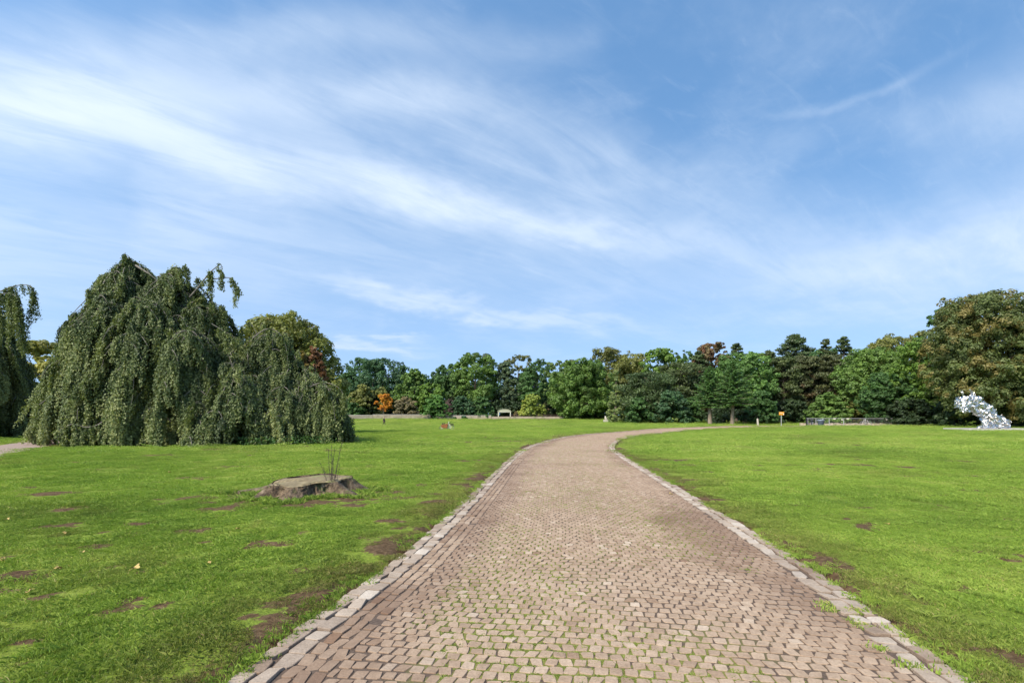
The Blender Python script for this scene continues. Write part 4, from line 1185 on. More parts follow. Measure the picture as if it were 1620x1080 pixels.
stump = empty('tree_stump', (SX, SY, gz), 'wide cut tree stump with spreading roots on the left lawn', 'tree stump')
NA = 240
th = np.arange(NA) / NA * 2 * PI
roots = [(PI * 1.02, .85, .15), (PI * 1.28, .30, .16), (PI * 1.52, .22, .2), (PI * 1.86, .55, .16), (PI * .05, .34, .2), (PI * .45, .3, .25), (PI * .75, .35, .2)]
flare = np.zeros(NA); notch = np.zeros(NA)
for a, s_, w_ in roots:
    dth = (th - a + PI) % (2 * PI) - PI
    flare += s_ * 1.15 * np.exp(-(dth / w_) ** 2); notch += np.exp(-(dth / (w_ * 1.2)) ** 2)
rt = .80 + .035 * np.sin(3 * th + 1) + .03 * np.sin(7 * th) + .09 * (notch - .5) + (fbm(th * 6, th * 0 + 2, 1.) - .5) * .10 + rng.normal(0, .006, NA)
top = .30 + .045 * np.cos(th - .9) + .012 * np.sin(5 * th) - .05 * np.exp(-(((th - PI * 1.06 + PI) % (2 * PI) - PI) / .4) ** 2)
fr = np.r_[np.linspace(0, 1, 17), 1.12]
V = []
for k, f in enumerate(fr):
    z = top * (1 - f) ** 1.0 if f <= 1 else np.full(NA, -.08)
    if f > 1: z = np.full(NA, -.07)
    rr = rt + flare * f ** 1.35 + .16 * f ** 2
    rr = rr - .045 * (1 - notch.clip(0, 1)) * np.sin(min(f, 1) * PI)
    rr = rr + ((fbm(th * 9 + 3, np.full(NA, f * 1.2), 1.) - .5) * .17 + (fbm(th * 26, np.full(NA, f * 4 + 9), 1.) - .5) * .11) * min(1, f * 5)
    V.append(np.c_[rr * np.cos(th), rr * np.sin(th) * .98, z])
V = np.vstack(V)
i, j = np.meshgrid(np.arange(len(fr) - 1), np.arange(NA), indexing='ij'); j2 = (j + 1) % NA
mb = MB(); mb.add(V, np.stack([(i + 1) * NA + j, (i + 1) * NA + j2, i * NA + j2, i * NA + j], -1).reshape(-1, 4))
mb.build('bark', M_SBARK, stump, True)
# sawn top, slightly uneven, with two steps where the saw cuts met and a dark crack
NRG = 26
V = []
for k in range(NRG + 1):
    f = k / NRG
    x = rt * f * np.cos(th) * 1.005; y = rt * f * np.sin(th) * .985
    z = top * f + (.30 + .012) * (1 - f) + .004
    z = z - .035 * sstep(np.full(NA, f), .90, 1.02)
    z = z - .030 * sstep(y + .35 * x, .02, .05) + .028 * sstep(x - .25 * y, .32, .36)
    z = z + (fbm(x + 50, y + 50, 5) - .5) * .022 + (fbm(x + 20, y * 4, 12) - .5) * .012
    cr = np.abs(y + .22 - .25 * x + .05 * np.sin(x * 9)); z = z - .035 * np.exp(-(cr / .018) ** 2) * ((x > -.1) & (x < .55))
    V.append(np.c_[x, y, z])
V = np.vstack(V)
i, j = np.meshgrid(np.arange(NRG), np.arange(NA), indexing='ij'); j2 = (j + 1) % NA
mb = MB(); mb.add(V, np.stack([i * NA + j, (i + 1) * NA + j, (i + 1) * NA + j2, i * NA + j2], -1).reshape(-1, 4))
mb.build('cut_top', M_CUT, stump, True)
# bare shoots
M_TWIG = plain_mat('dark_twig', (.045, .032, .026), .8, 0, .2)
def shoot(x, y, z, tx, ty, h, r=.007):
    m = MB(); q = np.linspace(0, 1, 7)
    P = np.c_[x + tx * q ** 1.3, y + ty * q ** 1.3, z + h * q] + rng.normal(0, .008, (7, 3)) * q[:, None]
    m.tube(P, np.linspace(r, r * .35, 7), 5)
    for k in range(int(h * 16)):
        u = rng.uniform(.2, .95); c = np.array([np.interp(u, q, P[:, a]) for a in range(3)])
        d = unit(1)[0] * [1, 1, .3] + [0, 0, .8]
        m.tube([c, c + d * rng.uniform(.02, .07)], [.004, .002], 4)
    m.build('shoot', M_TWIG, stump)
for (x, y, tx, ty, h, r) in ((.60, -.35, -.05, 0, .62, .008), (.63, -.33, .02, .03, .62, .008), (.66, -.36, .15, .02, .74, .008), (.58, -.40, -.17, .02, .40, .006), (.64, -.42, .03, -.02, .50, .008), (.68, -.40, .10, 0, .46, .006),
                         (.55, -.42, -.06, -.02, .30, .006), (.70, -.34, .06, .04, .36, .006), (.62, -.38, .0, .05, .68, .007)):
    shoot(x, y, .14, tx * 1.2, ty, h * 1.2 + .12, r)
for (x, y, tx, ty, h) in ((-.42, -.72, -.04, 0, .34), (-.38, -.73, .05, .02, .22), (-.45, -.71, -.10, 0, .2), (-.36, -.74, .09, 0, .18)):
    shoot(x, y, .12, tx, ty, h, .005)
# soil and tufts round the foot
def tufts(name, pts, label, h=(.05, .12), n=70, w=.006):
    r_ = [grass_clump(n, .075, h[0], h[1], w, .7, 70 + k) for k in range(3)]
    P = np.array(pts); m = len(P)
    return scatter(name, MG, r_, np.c_[P, ground_z(P[:, 0], P[:, 1]) + .01], np.c_[np.zeros((m, 2)), rng.random(m) * 6.28], rng.uniform(.7, 1.3, m), rng.integers(0, 3, m), label)
pts = []
for k in range(330):
    a = rng.random() * 6.28; r_ = np.interp(a, th, rt + flare + .16) + abs(rng.normal(0, .16)) + .02
    if math.sin(a) < -.2 and rng.random() < .25: continue
    pts.append((SX + r_ * math.cos(a), SY + r_ * math.sin(a)))
tufts('grass_tufts', pts, 'longer grass growing round the foot of the tree stump')
pts = []
for k in range(1500):
    s_ = S_NEAR + rng.random() ** 1.6 * 22; sgn = rng.choice([-1, 1]); x, y = path_pt(s_, sgn * (PW + abs(rng.normal(.10, .12)) - .05))
    if fbm(x, y, 1.2) > .44: pts.append((float(x), float(y)))
tufts('edge_grass', pts, 'uneven grass tufts along the edges of the paved path', (.015, .05), 40, .004)
# leafy weeds at the right kerb
pts = []
for (wx, wy, n) in ((1350, 970, 7), (1345, 985, 4), (1305, 965, 5), (1370, 995, 4), (1435, 1055, 6), (1395, 1030, 5), (1300, 955, 4), (1460, 1062, 4), (1410, 1000, 3)):
    Z = CAMH * FPX / (wy - HORIZ)
    for k in range((n + 1) // 2): pts.append((px(wx, Z) + rng.normal(0, .03), Z + rng.normal(0, .03)))
tufts('kerb_weeds', pts, 'low green weeds sprouting between the stones of the right kerb', (.015, .04), 26, .009)

# ------------------------------------------------------------------ fallen leaves
M_FALL = plain_mat('fallen_leaf_yellow', (.38, .27, .08), .6, 0, .25, 40)
def leaf_obj(label):
    m = MB(); a = np.linspace(0, 2 * PI, 21)[:-1]
    r_ = .034 * (.62 + .38 * np.abs(np.cos(2.5 * a))) * (1 + .1 * np.cos(a))
    V = np.c_[r_ * np.cos(a), r_ * np.sin(a), .012 * np.cos(2 * a) + .012]
    m.add(np.vstack([V, [[0, 0, .004]]]), [(k, (k + 1) % 20, 20) for k in range(20)])
    m.tube([(.0, 0, .006), (-.03, .006, .010), (-.055, .01, .007)], .0022, 4)
    return m.build('fallen_leaf', M_FALL)
lf0 = None
LEAVES = [((12, 826), 'pale yellow fallen leaf at the left edge of the photo'), ((105, 849), 'yellow fallen leaf on the left lawn near the middle of three leaves'), ((130, 880), 'pale fallen leaf in front of the yellow one on the left lawn'),
          ((92, 907), 'yellow fallen leaf beside the bare brown spots'), ((5, 893), 'pale fallen leaf at the left edge above the brown patches'), ((45, 945), 'yellow fallen leaf near the bottom left corner of the lawn'),
          ((215, 906), 'orange yellow fallen leaf on the middle of the left lawn'), ((330, 898), 'whitish fallen leaf below the stump on the left lawn'), ((268, 750), 'small yellow fallen leaf left behind the stump'),
          ((376, 842), 'yellow fallen leaf on the lawn just below the stump'), ((1061, 782), 'yellow fallen leaf lying on the paved path'), ((1405, 834), 'yellow fallen leaf on the right lawn')]
for k, ((x, y), lb) in enumerate(LEAVES):
    Z = CAMH * FPX / (y - HORIZ); X = px(x, Z)
    o = leaf_obj(lb) if lf0 is None else lf0.copy()
    if lf0 is None: lf0 = o
    else: COL.objects.link(o)
    s_ = .75 + .5 * rng.random() + (Z > 8) * .3
    on_path = 'path' in lb
    o.location = (X, Z, float(ground_z(X, Z)) + (.012 if on_path else .055)); o.scale = (s_, s_, s_); o.rotation_euler = (rng.normal(0, .25), rng.normal(0, .25), rng.random() * 6)
    tag(o, lb, 'leaf', 'fallen yellow leaves')

# ------------------------------------------------------------------ walls, railing, pavilion
M_WALL, g = new_mat('old_brick_wall')
p = g.n.new('ShaderNodeTexCoord').outputs['Object']
bt = g.n.new('ShaderNodeTexBrick')
x_, y_, z_ = g.sep(p); g.l.new(g.comb(x_, z_, 0), bt.inputs[0])
for k, v in ((1, (.30, .21, .165, 1)), (2, (.36, .29, .235, 1)), (3, (.30, .27, .24, 1))): bt.inputs[k].default_value = v
bt.inputs['Scale'].default_value = 2.2
g.l.new(g.mix(g.range(g.noise(p, .9, 4), .45, .7), bt.outputs[0], (.17, .155, .10)), g.bsdf.inputs['Base Color'])
M_WALLP = plain_mat('pale_plaster_wall', (.24, .205, .150), .9, 0, .3, 1.2)
M_RAIL = plain_mat('dark_brown_railing', (.07, .035, .03), .6, 0, .15)
def wall(x0, x1, Z, h, mat, label, cap=True):
    X0, X1 = px(x0, Z), px(x1, Z); L = X1 - X0; cx = (X0 + X1) / 2; z = float(ground_z(cx, Z))
    t = empty('low_wall', (cx, Z, z), label, 'wall', 0, 'low walls at the far side of the lawn')
    m = MB(); m.box((0, 0, h / 2 - .2), (L, .35, h + .4)); m.build('wall_body', mat, t)
    if cap:
        m = MB(); n = int(L / .9)
        for k in range(n): m.box((-L / 2 + (k + .5) * L / n, 0, h + .045 + rng.normal(0, .004)), (L / n - .012, .43, .09))
        m.build('coping', M_CONC, t)
    return t
wall(548, 589.8, 117, .85, plain_mat('darker_grey_wall', (.20, .175, .14), .9, 0, .3, 1.2), 'low darker grey wall right beside the weeping beech')  # plain grey of its own, slightly darker than the pale wall
wall(590, 681, 116.8, .95, M_WALLP, 'long low pale wall behind the walking person')
wall(690, 777, 117.2, .82, M_WALL, 'low reddish brick wall behind the cargo bike')
wall(777.6, 892, 116.4, .55, M_WALL, 'low pale brick wall in front of the pavilion', False)
Z = 117.3; X0, X1 = px(806, Z), px(893, Z); cx = (X0 + X1) / 2; z = float(ground_z(cx, Z))
t = empty('railing', (cx, Z, z), 'dark brown railing running right from the pavilion behind the low wall', 'railing')
L = X1 - X0
m = MB(); m.box((0, 0, .98), (L, .06, .07)); m.build('top_rail', M_RAIL, t); m = MB(); m.box((0, 0, .70), (L, .05, .05)); m.build('middle_rail', M_RAIL, t)
for k in range(9):
    m = MB(); m.box((-L / 2 + .05 + k * (L - .1) / 8, .0, .45), (.09, .09, 1.12)); m.build('post', M_RAIL, t)
Z = 119.6; X = px(798, Z); z = float(ground_z(X, Z))
M_CREAM = plain_mat('cream_painted_wood', (.62, .60, .50), .6, 0, .08)
t = empty('pavilion', (X, Z, z), 'small cream pavilion with curved roof behind the low wall', 'pavilion')
hw = 1.42
for sx in (-hw, hw):
    for sy in (-.9, .9):
        m = MB(); m.box((sx, sy, .75), (.17, .17, 1.62)); m.build('post', M_CREAM, t)
m = MB(); m.box((0, -.9, 1.64), (2 * hw + .3, .16, .16)); m.box((0, .9, 1.64), (2 * hw + .3, .16, .16)); m.box((-hw, 0, 1.64), (.14, 1.63, .15)); m.box((hw, 0, 1.64), (.14, 1.63, .15)); m.build('beam', M_CREAM, t)
m = MB(); a = np.linspace(0, PI, 15)
A_ = np.c_[np.cos(a) * (hw + .2), np.full(15, -1.1), 1.725 + np.sin(a) * .62]; B_ = A_.copy(); B_[:, 1] = 1.1
V = np.vstack([A_, B_, A_ * [.96, 1, 1] - [0, 0, .06], B_ * [.96, 1, 1] - [0, 0, .06]])
F = [(k, k + 1, 16 + k, 15 + k) for k in range(14)] + [(31 + k, 30 + k, 45 + k, 46 + k) for k in range(14)]
F += [(k + 1, k, 30 + k, 31 + k) for k in range(14)] + [(15 + k, 16 + k, 46 + k, 45 + k) for k in range(14)]
m.add(V, F)
gb = np.vstack([A_ * [.93, 1, 1] + [0, .08, -.07], [[0, -1.02, 1.73]]]); m.add(gb, [(k + 1, k, 15) for k in range(14)])
gb = np.vstack([B_ * [.93, 1, 1] + [0, -.08, -.07], [[0, 1.02, 1.73]]]); m.add(gb, [(k, k + 1, 15) for k in range(14)])
m.build('roof', plain_mat('weathered_roof', (.36, .36, .26), .8, 0, .25, 2), t)

# ------------------------------------------------------------------ white stone figure
def remesh(mbld, voxel, name):
    me = mbld.mesh(name + '_tmp'); o = bpy.data.objects.new('tmp', me); COL.objects.link(o)
    md = o.modifiers.new('r', 'REMESH'); md.mode = 'VOXEL'; md.voxel_size = voxel
    bpy.context.view_layer.update()
    out = bpy.data.meshes.new_from_object(o.evaluated_get(bpy.context.evaluated_depsgraph_get()))
    bpy.data.objects.remove(o); bpy.data.meshes.remove(me); out.name = name
    return out
def ball(m, c, r, sc=(1, 1, 1)):
    ph = np.linspace(0, PI, 9); pr = np.c_[np.sin(ph) * .999 + .001, -np.cos(ph)]
    q = MB(); q.lathe(pr, seg=12); m.add(np.vstack(q.v) * r * np.array(sc) + np.array(c), np.vstack(q.f))
Z = 103; X = px(959, Z); z = float(ground_z(X, Z))
t = empty('stone_figure', (X, Z, z), 'small white stone figure standing on grass beside the pale conifer', 'statue')
m = MB(); m.box((0, 0, .2), (1.15, .8, .44)); m.box((0, 0, .46), (.95, .66, .10)); m.build('pedestal', M_WHITE, t)
m = MB()
for c_, r_, s_ in (((.10, 0, .66), .28, (1.3, 1, .8)), ((-.14, 0, .82), .2, (1, 1, 1.5)), ((-.18, 0, 1.12), .13, (1, 1, 1.1)), ((.30, 0, .62), .15, (1.2, 1, .8)), ((-.17, 0, .98), .09, (1, 1, 1.4)), ((.05, -.14, .82), .08, (2.2, 1, .8))): ball(m, c_, r_, s_)
me = remesh(m, .045, 'figure'); link_mesh('figure', me, M_WHITE, t)
for p_ in me.polygons: p_.use_smooth = True

# ------------------------------------------------------------------ post, sign, bin, fence
Z = 80; X = px(1199, Z); z = float(ground_z(X, Z))
m = MB(); m.box((0, 0, .5), (.22, .2, 1.15), taper=.82); m.box((0, 0, 1.10), (.2, .18, .07), taper=.5)
o = m.build('wooden_post', M_WOODP); o.location = (X, Z, z); o.rotation_euler = (0, R(-4), 0); tag(o, 'pale weathered wooden post standing right of the spruces', 'post')
Z = 79; X = px(1236, Z); z = float(ground_z(X, Z))
t = empty('park_sign', (X, Z, z), 'yellow orange rectangular sign on a thin grey post', 'sign', R(8))
m = MB(); m.tube([(0, 0, -.2), (0, 0, 2.18)], .045, 8); m.build('post', M_METAL, t)
M_SIGN = plain_mat('sign_orange', (.72, .32, .025), .45, 0, .04); M_SIGNW = plain_mat('sign_white', (.75, .72, .62), .5, 0, .05)
m = MB(); m.box((0, -.062, 1.95), (.84, .03, .5)); pl = m.build('sign_panel', M_SIGN, t)
m = MB(); m.box((.33, -.080, 1.85), (.14, .005, .2)); m.box((-.08, -.080, 2.06), (.5, .005, .035)); m.box((-.08, -.080, 1.97), (.5, .005, .025)); m.build('printed_lines', M_SIGNW, pl)

Z = 77.5; X = px(1298.5, Z); z = float(ground_z(X, Z))
t = empty('litter_bin', (X, Z, z), 'dark blue grey litter bin with lighter rim in front of the metal fence', 'litter bin')
M_BIN = plain_mat('bin_blue_grey', (.045, .062, .085), .5, 0, .12); M_BINL = plain_mat('bin_rim', (.16, .20, .25), .5, 0, .1)
m = MB(); m.lathe([(.001, .02), (.36, .02), (.38, .06), (.46, .84), (.46, .86), (.40, .86), (.38, .5), (.001, .5)], seg=24); m.build('body', M_BIN, t, False)
m = MB(); m.lathe([(.47, .80), (.51, .82), (.53, .93), (.50, 1.0), (.40, 1.02), (.36, .96), (.42, .93)], seg=24); m.build('rim', M_BINL, t)
for fx in (-.25, .25):
    m = MB(); m.box((fx, 0, .02), (.1, .5, .06)); m.build('foot', M_BLACK, t)

Z = 80.2; X0, X1 = px(1276, Z), px(1449, Z); L = X1 - X0; cx = (X0 + X1) / 2; z = float(ground_z(cx, Z))
t = empty('metal_fence', (cx, Z, z), 'low grey metal mesh fence with thin posts and top rail', 'fence')
lx = lambda x: px(x, Z) - cx
m = MB(); m.tube([(-L / 2, 0, 1.14), (L / 2, 0, 1.10)], .03, 6); m.build('top_rail', M_METAL, t)
m = MB()
for k in range(int(L / .14)): m.tube([(-L / 2 + k * .14, 0, .12), (-L / 2 + k * .14, 0, 1.11)], .0018, 4, cap=False)
for k in range(6): m.tube([(-L / 2, 0, .15 + k * .17), (L / 2, 0, .15 + k * .17)], .0018, 4, cap=False)
m.build('wire_mesh', M_METAL, t)
for x in (1278, 1302, 1312, 1335, 1369, 1407, 1443.5, 1291):
    m = MB(); w_ = .10 if x in (1302, 1278) else .065
    m.box((lx(x), .04, .52), (w_, w_, 1.24)); m.build('post', M_METAL, t)
m = MB(); m.box((lx(1276), -.03, .5), (.2, .2, 1.25)); m.build('end_post', M_BLACK, t)
for x, zz, w_ in ((1320, 1.06, .36), (1332, .92, .26), (1341, 1.07, .38), (1403, .94, .34), (1440, .86, .22)):
    m = MB(); m.box((lx(x), -.045, zz), (w_, .012, .13)); m.build('plate', M_SIGNW, t)
# stone edging below it
Z = 81; X0, X1 = px(1266, Z), px(1451, Z); cx = (X0 + X1) / 2; z = float(ground_z(cx, Z))
m = MB(); s_ = X0 - cx
while s_ < X1 - cx:
    w_ = rng.uniform(.25, .6); hh = rng.uniform(.28, .40) * (1 - .35 * max(0, (s_ / (X1 - cx) - .2))); m.box((s_ + w_ / 2, rng.normal(0, .04), hh / 2 - .05), (w_ - .02, .45, hh + .1), rng.normal(0, .06), taper=.88, tint=rng.random()); s_ += w_
o = m.build('stone_edging', plain_mat('pale_rubble', (.40, .33, .26), .9, 0, .35, 2)); o.location = (cx, Z, z); tag(o, 'low pale rubble stone edging behind the metal fence', 'stone edging')

# ------------------------------------------------------------------ bicycles
def wheel(t, c, r, mt, mrim, w=.022):
    m = MB(); a = np.linspace(0, 2 * PI, 29); P = np.c_[c[0] + r * np.cos(a), np.full(29, c[1]), c[2] + r * np.sin(a)]
    wm = empty('wheel', (0, 0, 0), None, None); wm.parent = t
    m.tube(P, w, 6, cap=False); m.build('tyre', mt, wm)
    m = MB(); P = np.c_[c[0] + (r - w - .012) * np.cos(a), np.full(29, c[1]), c[2] + (r - w - .012) * np.sin(a)]; m.tube(P, .013, 5, cap=False)
    for k in range(14):
        b = k * PI / 7; m.tube([(c[0], c[1] + .02 * (-1) ** k, c[2]), (c[0] + (r - .03) * math.cos(b), c[1], c[2] + (r - .03) * math.sin(b))], .0025, 3, cap=False)
    m.tube([(c[0], c[1] - .05, c[2]), (c[0], c[1] + .05, c[2])], .025, 8); m.build('rim', mrim, wm)
M_BRAKE = plain_mat('bike_white_paint', (.66, .64, .60), .4, 0, .06); M_SADDLE = plain_mat('black_saddle', (.02, .02, .022), .5)
M_FRD = plain_mat('bike_dark_blue', (.03, .04, .08), .4)
def bicycle(label, x, Z, rz, mframe, lean=0.):
    X = px(x, Z); z = float(ground_z(X, Z)) + .02
    t = empty('bicycle', (X, Z, z), label, 'bicycle', rz, 'bicycles by the metal fence'); t.rotation_euler = (lean, 0, rz)
    r = .335
    wheel(t, (-.52, 0, r + .02), r, M_BLACK, M_METAL); wheel(t, (.52, 0, r + .02), r, M_BLACK, M_METAL)
    m = MB(); bb = (-.08, 0, .29); st = (-.22, 0, .78); hd = (.30, 0, .80); hl = (.34, 0, .64)
    for a, b in ((bb, st), (st, hd), (bb, hl)): m.tube([a, b], .02, 6)
    for sy in (-.05, .05): m.tube([bb, (-.52, sy, .355)], .012, 5); m.tube([st, (-.52, sy, .355)], .011, 5); m.tube([hl, (.40, sy, .55), (.52, sy, .355)], .014, 5)
    m.tube([hl, (.28, 0, .92)], .022, 6); m.tube([st, (-.25, 0, .88)], .015, 6); m.build('frame', mframe, t)
    m = MB(); m.box((-.25, 0, .91), (.27, .16, .06), taper=.8); m.box((-.12, 0, .905), (.14, .06, .045)); m.build('saddle', M_SADDLE, t)
    m = MB(); m.tube([(.16, -.29, .98), (.27, -.2, 1.0), (.29, 0, .96), (.27, .2, 1.0), (.16, .29, .98)], .014, 6); m.build('handlebar', M_METAL, t)
    m = MB(); m.tube([(bb[0], -.09, .29), (bb[0], .09, .29)], .05, 8); m.box((bb[0] + .1, -.13, .22), (.1, .09, .025)); m.box((bb[0] - .1, .13, .36), (.1, .09, .025)); m.tube([(bb[0], -.08, .29), (bb[0] + .1, -.09, .22)], .01, 5); m.tube([(bb[0], .08, .29), (bb[0] - .1, .09, .36)], .01, 5); m.build('pedals', M_BLACK, t)
    return t
bicycle('white framed bicycle parked against the middle of the metal fence', 1369.5, 79.75, R(170), M_BRAKE, R(-6))
bicycle('dark blue bicycle behind the left end of the metal fence', 1284, 80.45, R(75), M_FRD, R(3))

# cargo bike on the lawn, box to the left
Z = 69.5; X = px(707.5, Z); z = float(ground_z(X, Z)) + .02
t = empty('cargo_bike', (X, Z, z), 'cargo bike with rust brown wooden box and pale frame parked on the far lawn', 'cargo bike')
M_BOX = plain_mat('rust_brown_wood', (.24, .085, .028), .6, 0, .25, 8); M_BOXE = plain_mat('box_edge_tan', (.42, .22, .10), .6)
wheel(t, (-.80, 0, .27), .25, M_BLACK, M_METAL, .024); wheel(t, (.62, 0, .34), .32, M_BLACK, M_METAL, .024)
bx = MB()
V = np.array([(-.68, -.3, .30), (.02, -.3, .26), (.02, .3, .26), (-.68, .3, .30), (-.86, -.34, .66), (.10, -.34, .88), (.10, .34, .88), (-.86, .34, .66)])
Vi = V.copy(); Vi[:, 1] *= .9; Vi[:, 0] = -.38 + (Vi[:, 0] + .38) * .92; Vi[:4, 2] += .04
bx.add(np.vstack([V, Vi]), [(0, 3, 2, 1), (0, 1, 5, 4), (1, 2, 6, 5), (2, 3, 7, 6), (3, 0, 4, 7), (8, 9, 10, 11), (8, 12, 13, 9), (9, 13, 14, 10), (10, 14, 15, 11), (11, 15, 12, 8), (4, 5, 13, 12), (5, 6, 14, 13), (6, 7, 15, 14), (7, 4, 12, 15)])
b_ = bx.build('cargo_box', M_BOX, t)
m = MB(); m.tube([(-.87, -.35, .67), (.11, -.35, .89), (.11, .35, .89), (-.87, .35, .67), (-.87, -.35, .67)], .02, 5); m.build('box_trim', M_BOXE, b_)
m = MB()
for a, b in (((.08, 0, .25), (.20, 0, .95)), ((.08, 0, .25), (-.62, 0, .22)), ((-.62, 0, .22), (-.80, 0, .27)), ((.10, 0, .82), (.36, 0, .50)), ((.08, 0, .25), (.40, 0, .26)), ((.40, 0, .26), (.34, 0, .86)), ((.12, 0, .55), (.38, 0, .30))): m.tube([a, b], .034, 6)
for sy in (-.06, .06): m.tube([(.40, sy, .26), (.62, sy, .34)], .015, 5); m.tube([(.35, sy, .7), (.62, sy, .34)], .014, 5)
m.build('frame', M_BRAKE, t)
m = MB(); m.box((.35, 0, .92), (.28, .18, .07), taper=.8); m.build('saddle', M_SADDLE, t)
m = MB(); m.tube([(.20, 0, .93), (.17, 0, 1.08)], .018, 6); m.tube([(.30, -.3, 1.10), (.18, -.2, 1.12), (.16, 0, 1.08), (.18, .2, 1.12), (.30, .3, 1.10)], .018, 6); m.build('handlebar', M_BRAKE, t)
m = MB(); m.box((.66, 0, .74), (.40, .16, .025)); m.tube([(.8, .06, .74), (.62, .06, .34)], .01, 4); m.tube([(.8, -.06, .74), (.62, -.06, .34)], .01, 4); m.build('rack', M_BLACK, t)
m = MB(); m.tube([(.02, -.16, .0), (.1, -.1, .24), (.1, .1, .24), (.02, .16, .0)], .014, 5); m.build('kickstand', M_BLACK, t)
m = MB(); a = np.linspace(R(20), R(160), 13); m.tube(np.c_[.62 + .37 * np.cos(a), np.zeros(13), .34 + .37 * np.sin(a)], .02, 5); m.build('mudguard', M_BLACK, t)
def soft_box(name, c, s, mat, label, cat, rz=0):
    m = MB()
    for sx in (-1, 1):
        for sy in (-1, 1):
            for sz in (-1, 1): ball(m, (sx * s[0] * .28, sy * s[1] * .28, s[2] * .5 + sz * s[2] * .2), .24 * max(s), (s[0] / max(s), s[1] / max(s), s[2] / max(s)))
    me = remesh(m, max(s) / 16, name); o = link_mesh(name, me, mat); o.location = c; o.rotation_euler = (0, 0, rz)
    return tag(o, label, cat)
M_BAG = plain_mat('black_olive_bag', (.022, .026, .016), .8)
soft_box('bag', (X - .50, Z, z + .62), (.42, .34, .36), M_BAG, 'dark bag lying on the front of the brown cargo bike box', 'bag')
soft_box('pannier', (X + .66, Z, z + .755), (.44, .34, .15), M_BAG, 'flat dark bag on the rear rack of the cargo bike', 'bag')

# ------------------------------------------------------------------ walking person
def skin(name, joints, bones, mat, parent, sub=2):
    """joints: name -> (xyz, radius)"""
    names = list(joints); idx = {k: i for i, k in enumerate(names)}
    me = bpy.data.meshes.new(name + '_tmp')
    me.from_pydata([joints[k][0] for k in names], [(idx[a], idx[b]) for a, b in bones], [])
    o = bpy.data.objects.new('tmp', me); COL.objects.link(o)
    md = o.modifiers.new('s', 'SKIN'); md.use_smooth_shade = True
    for i, k in enumerate(names):
        r = joints[k][1]; r = r if isinstance(r, tuple) else (r, r)
        me.skin_vertices[0].data[i].radius = r
        me.skin_vertices[0].data[i].use_root = (i == 0)
    sb = o.modifiers.new('b', 'SUBSURF'); sb.levels = sub; sb.render_levels = sub
    bpy.context.view_layer.update()
    out = bpy.data.meshes.new_from_object(o.evaluated_get(bpy.context.evaluated_depsgraph_get()))
    bpy.data.objects.remove(o); bpy.data.meshes.remove(me); out.name = name; out.materials.clear()
    return link_mesh(name, out, mat, parent)
Z = 96; X = px(607.5, Z); z = float(ground_z(X, Z)) + .03
M_SKIN = plain_mat('skin', (.42, .25, .18), .5, 0, .05); M_JACK = plain_mat('dark_plum_jacket', (.045, .032, .042), .8); M_TROU = plain_mat('dark_trousers', (.028, .030, .022), .8)
M_HAIR = plain_mat('grey_blond_hair', (.34, .29, .22), .7)
t = empty('person', (X, Z, z), 'person in dark jacket and trousers walking below the orange tree', 'person')
J = {'pelvis': ((0, 0, .92), (.15, .11)), 'waist': ((0, 0, 1.08), (.13, .10)), 'chest': ((.01, 0, 1.30), (.16, .11)), 'neck': ((.02, 0, 1.47), .055), 'headlow': ((.035, 0, 1.55), .075), 'head': ((.04, 0, 1.64), (.085, .09)), 'headtop': ((.03, 0, 1.71), .06)}
Bn = [('pelvis', 'waist'), ('waist', 'chest'), ('chest', 'neck'), ('neck', 'headlow'), ('headlow', 'head'), ('head', 'headtop')]
for s_, nm, sw in ((-1, 'l', 1), (1, 'r', -1)):
    J.update({'hip' + nm: ((0, .09 * s_, .88), .095), 'knee' + nm: ((.16 * sw + .03, .09 * s_, .50), .062), 'ankle' + nm: ((.26 * sw - .02, .09 * s_, .10), .042), 'toe' + nm: ((.26 * sw + .15, .10 * s_, .045), .035),
              'sh' + nm: ((.01, .19 * s_, 1.40), .06), 'el' + nm: ((-.09 * sw, .24 * s_, 1.13), .042), 'wr' + nm: ((-.10 * sw + .10, .24 * s_, .90), .028), 'palm' + nm: ((-.10 * sw + .13, .24 * s_, .83), (.03, .018))})
    Bn += [('pelvis', 'hip' + nm), ('hip' + nm, 'knee' + nm), ('knee' + nm, 'ankle' + nm), ('ankle' + nm, 'toe' + nm), ('chest', 'sh' + nm), ('sh' + nm, 'el' + nm), ('el' + nm, 'wr' + nm), ('wr' + nm, 'palm' + nm)]
    wx = -.10 * sw + .13
    for q, (dx, l) in enumerate(((-.03, .06), (-.01, .07), (.01, .068), (.028, .055))):
        J['f%d%s' % (q, nm)] = ((wx + dx, .24 * s_, .78 - l * .4), .008); J['g%d%s' % (q, nm)] = ((wx + dx + .01, .235 * s_, .77 - l), .007)
        Bn += [('palm' + nm, 'f%d%s' % (q, nm)), ('f%d%s' % (q, nm), 'g%d%s' % (q, nm))]
    J['th' + nm] = ((wx + .045, .225 * s_, .80), .009); Bn.append(('palm' + nm, 'th' + nm))
skin('body', J, Bn, M_SKIN, t)
JJ = {k: (v[0], tuple(x * 1.18 for x in (v[1] if isinstance(v[1], tuple) else (v[1], v[1])))) for k, v in J.items()}
sel = ['waist', 'pelvis', 'chest', 'shl', 'ell', 'wrl', 'shr', 'elr', 'wrr']
skin('jacket', {k: JJ[k] for k in sel}, [b for b in Bn if b[0] in sel and b[1] in sel], M_JACK, t)
sel = ['pelvis', 'hipl', 'kneel', 'anklel', 'hipr', 'kneer', 'ankler']
skin('trousers', {k: JJ[k] for k in sel}, [b for b in Bn if b[0] in sel and b[1] in sel], M_TROU, t)
m = MB(); ball(m, (.015, 0, 1.675), .108, (1, .95, .92)); h_ = m.build('hair', M_HAIR, t, True)
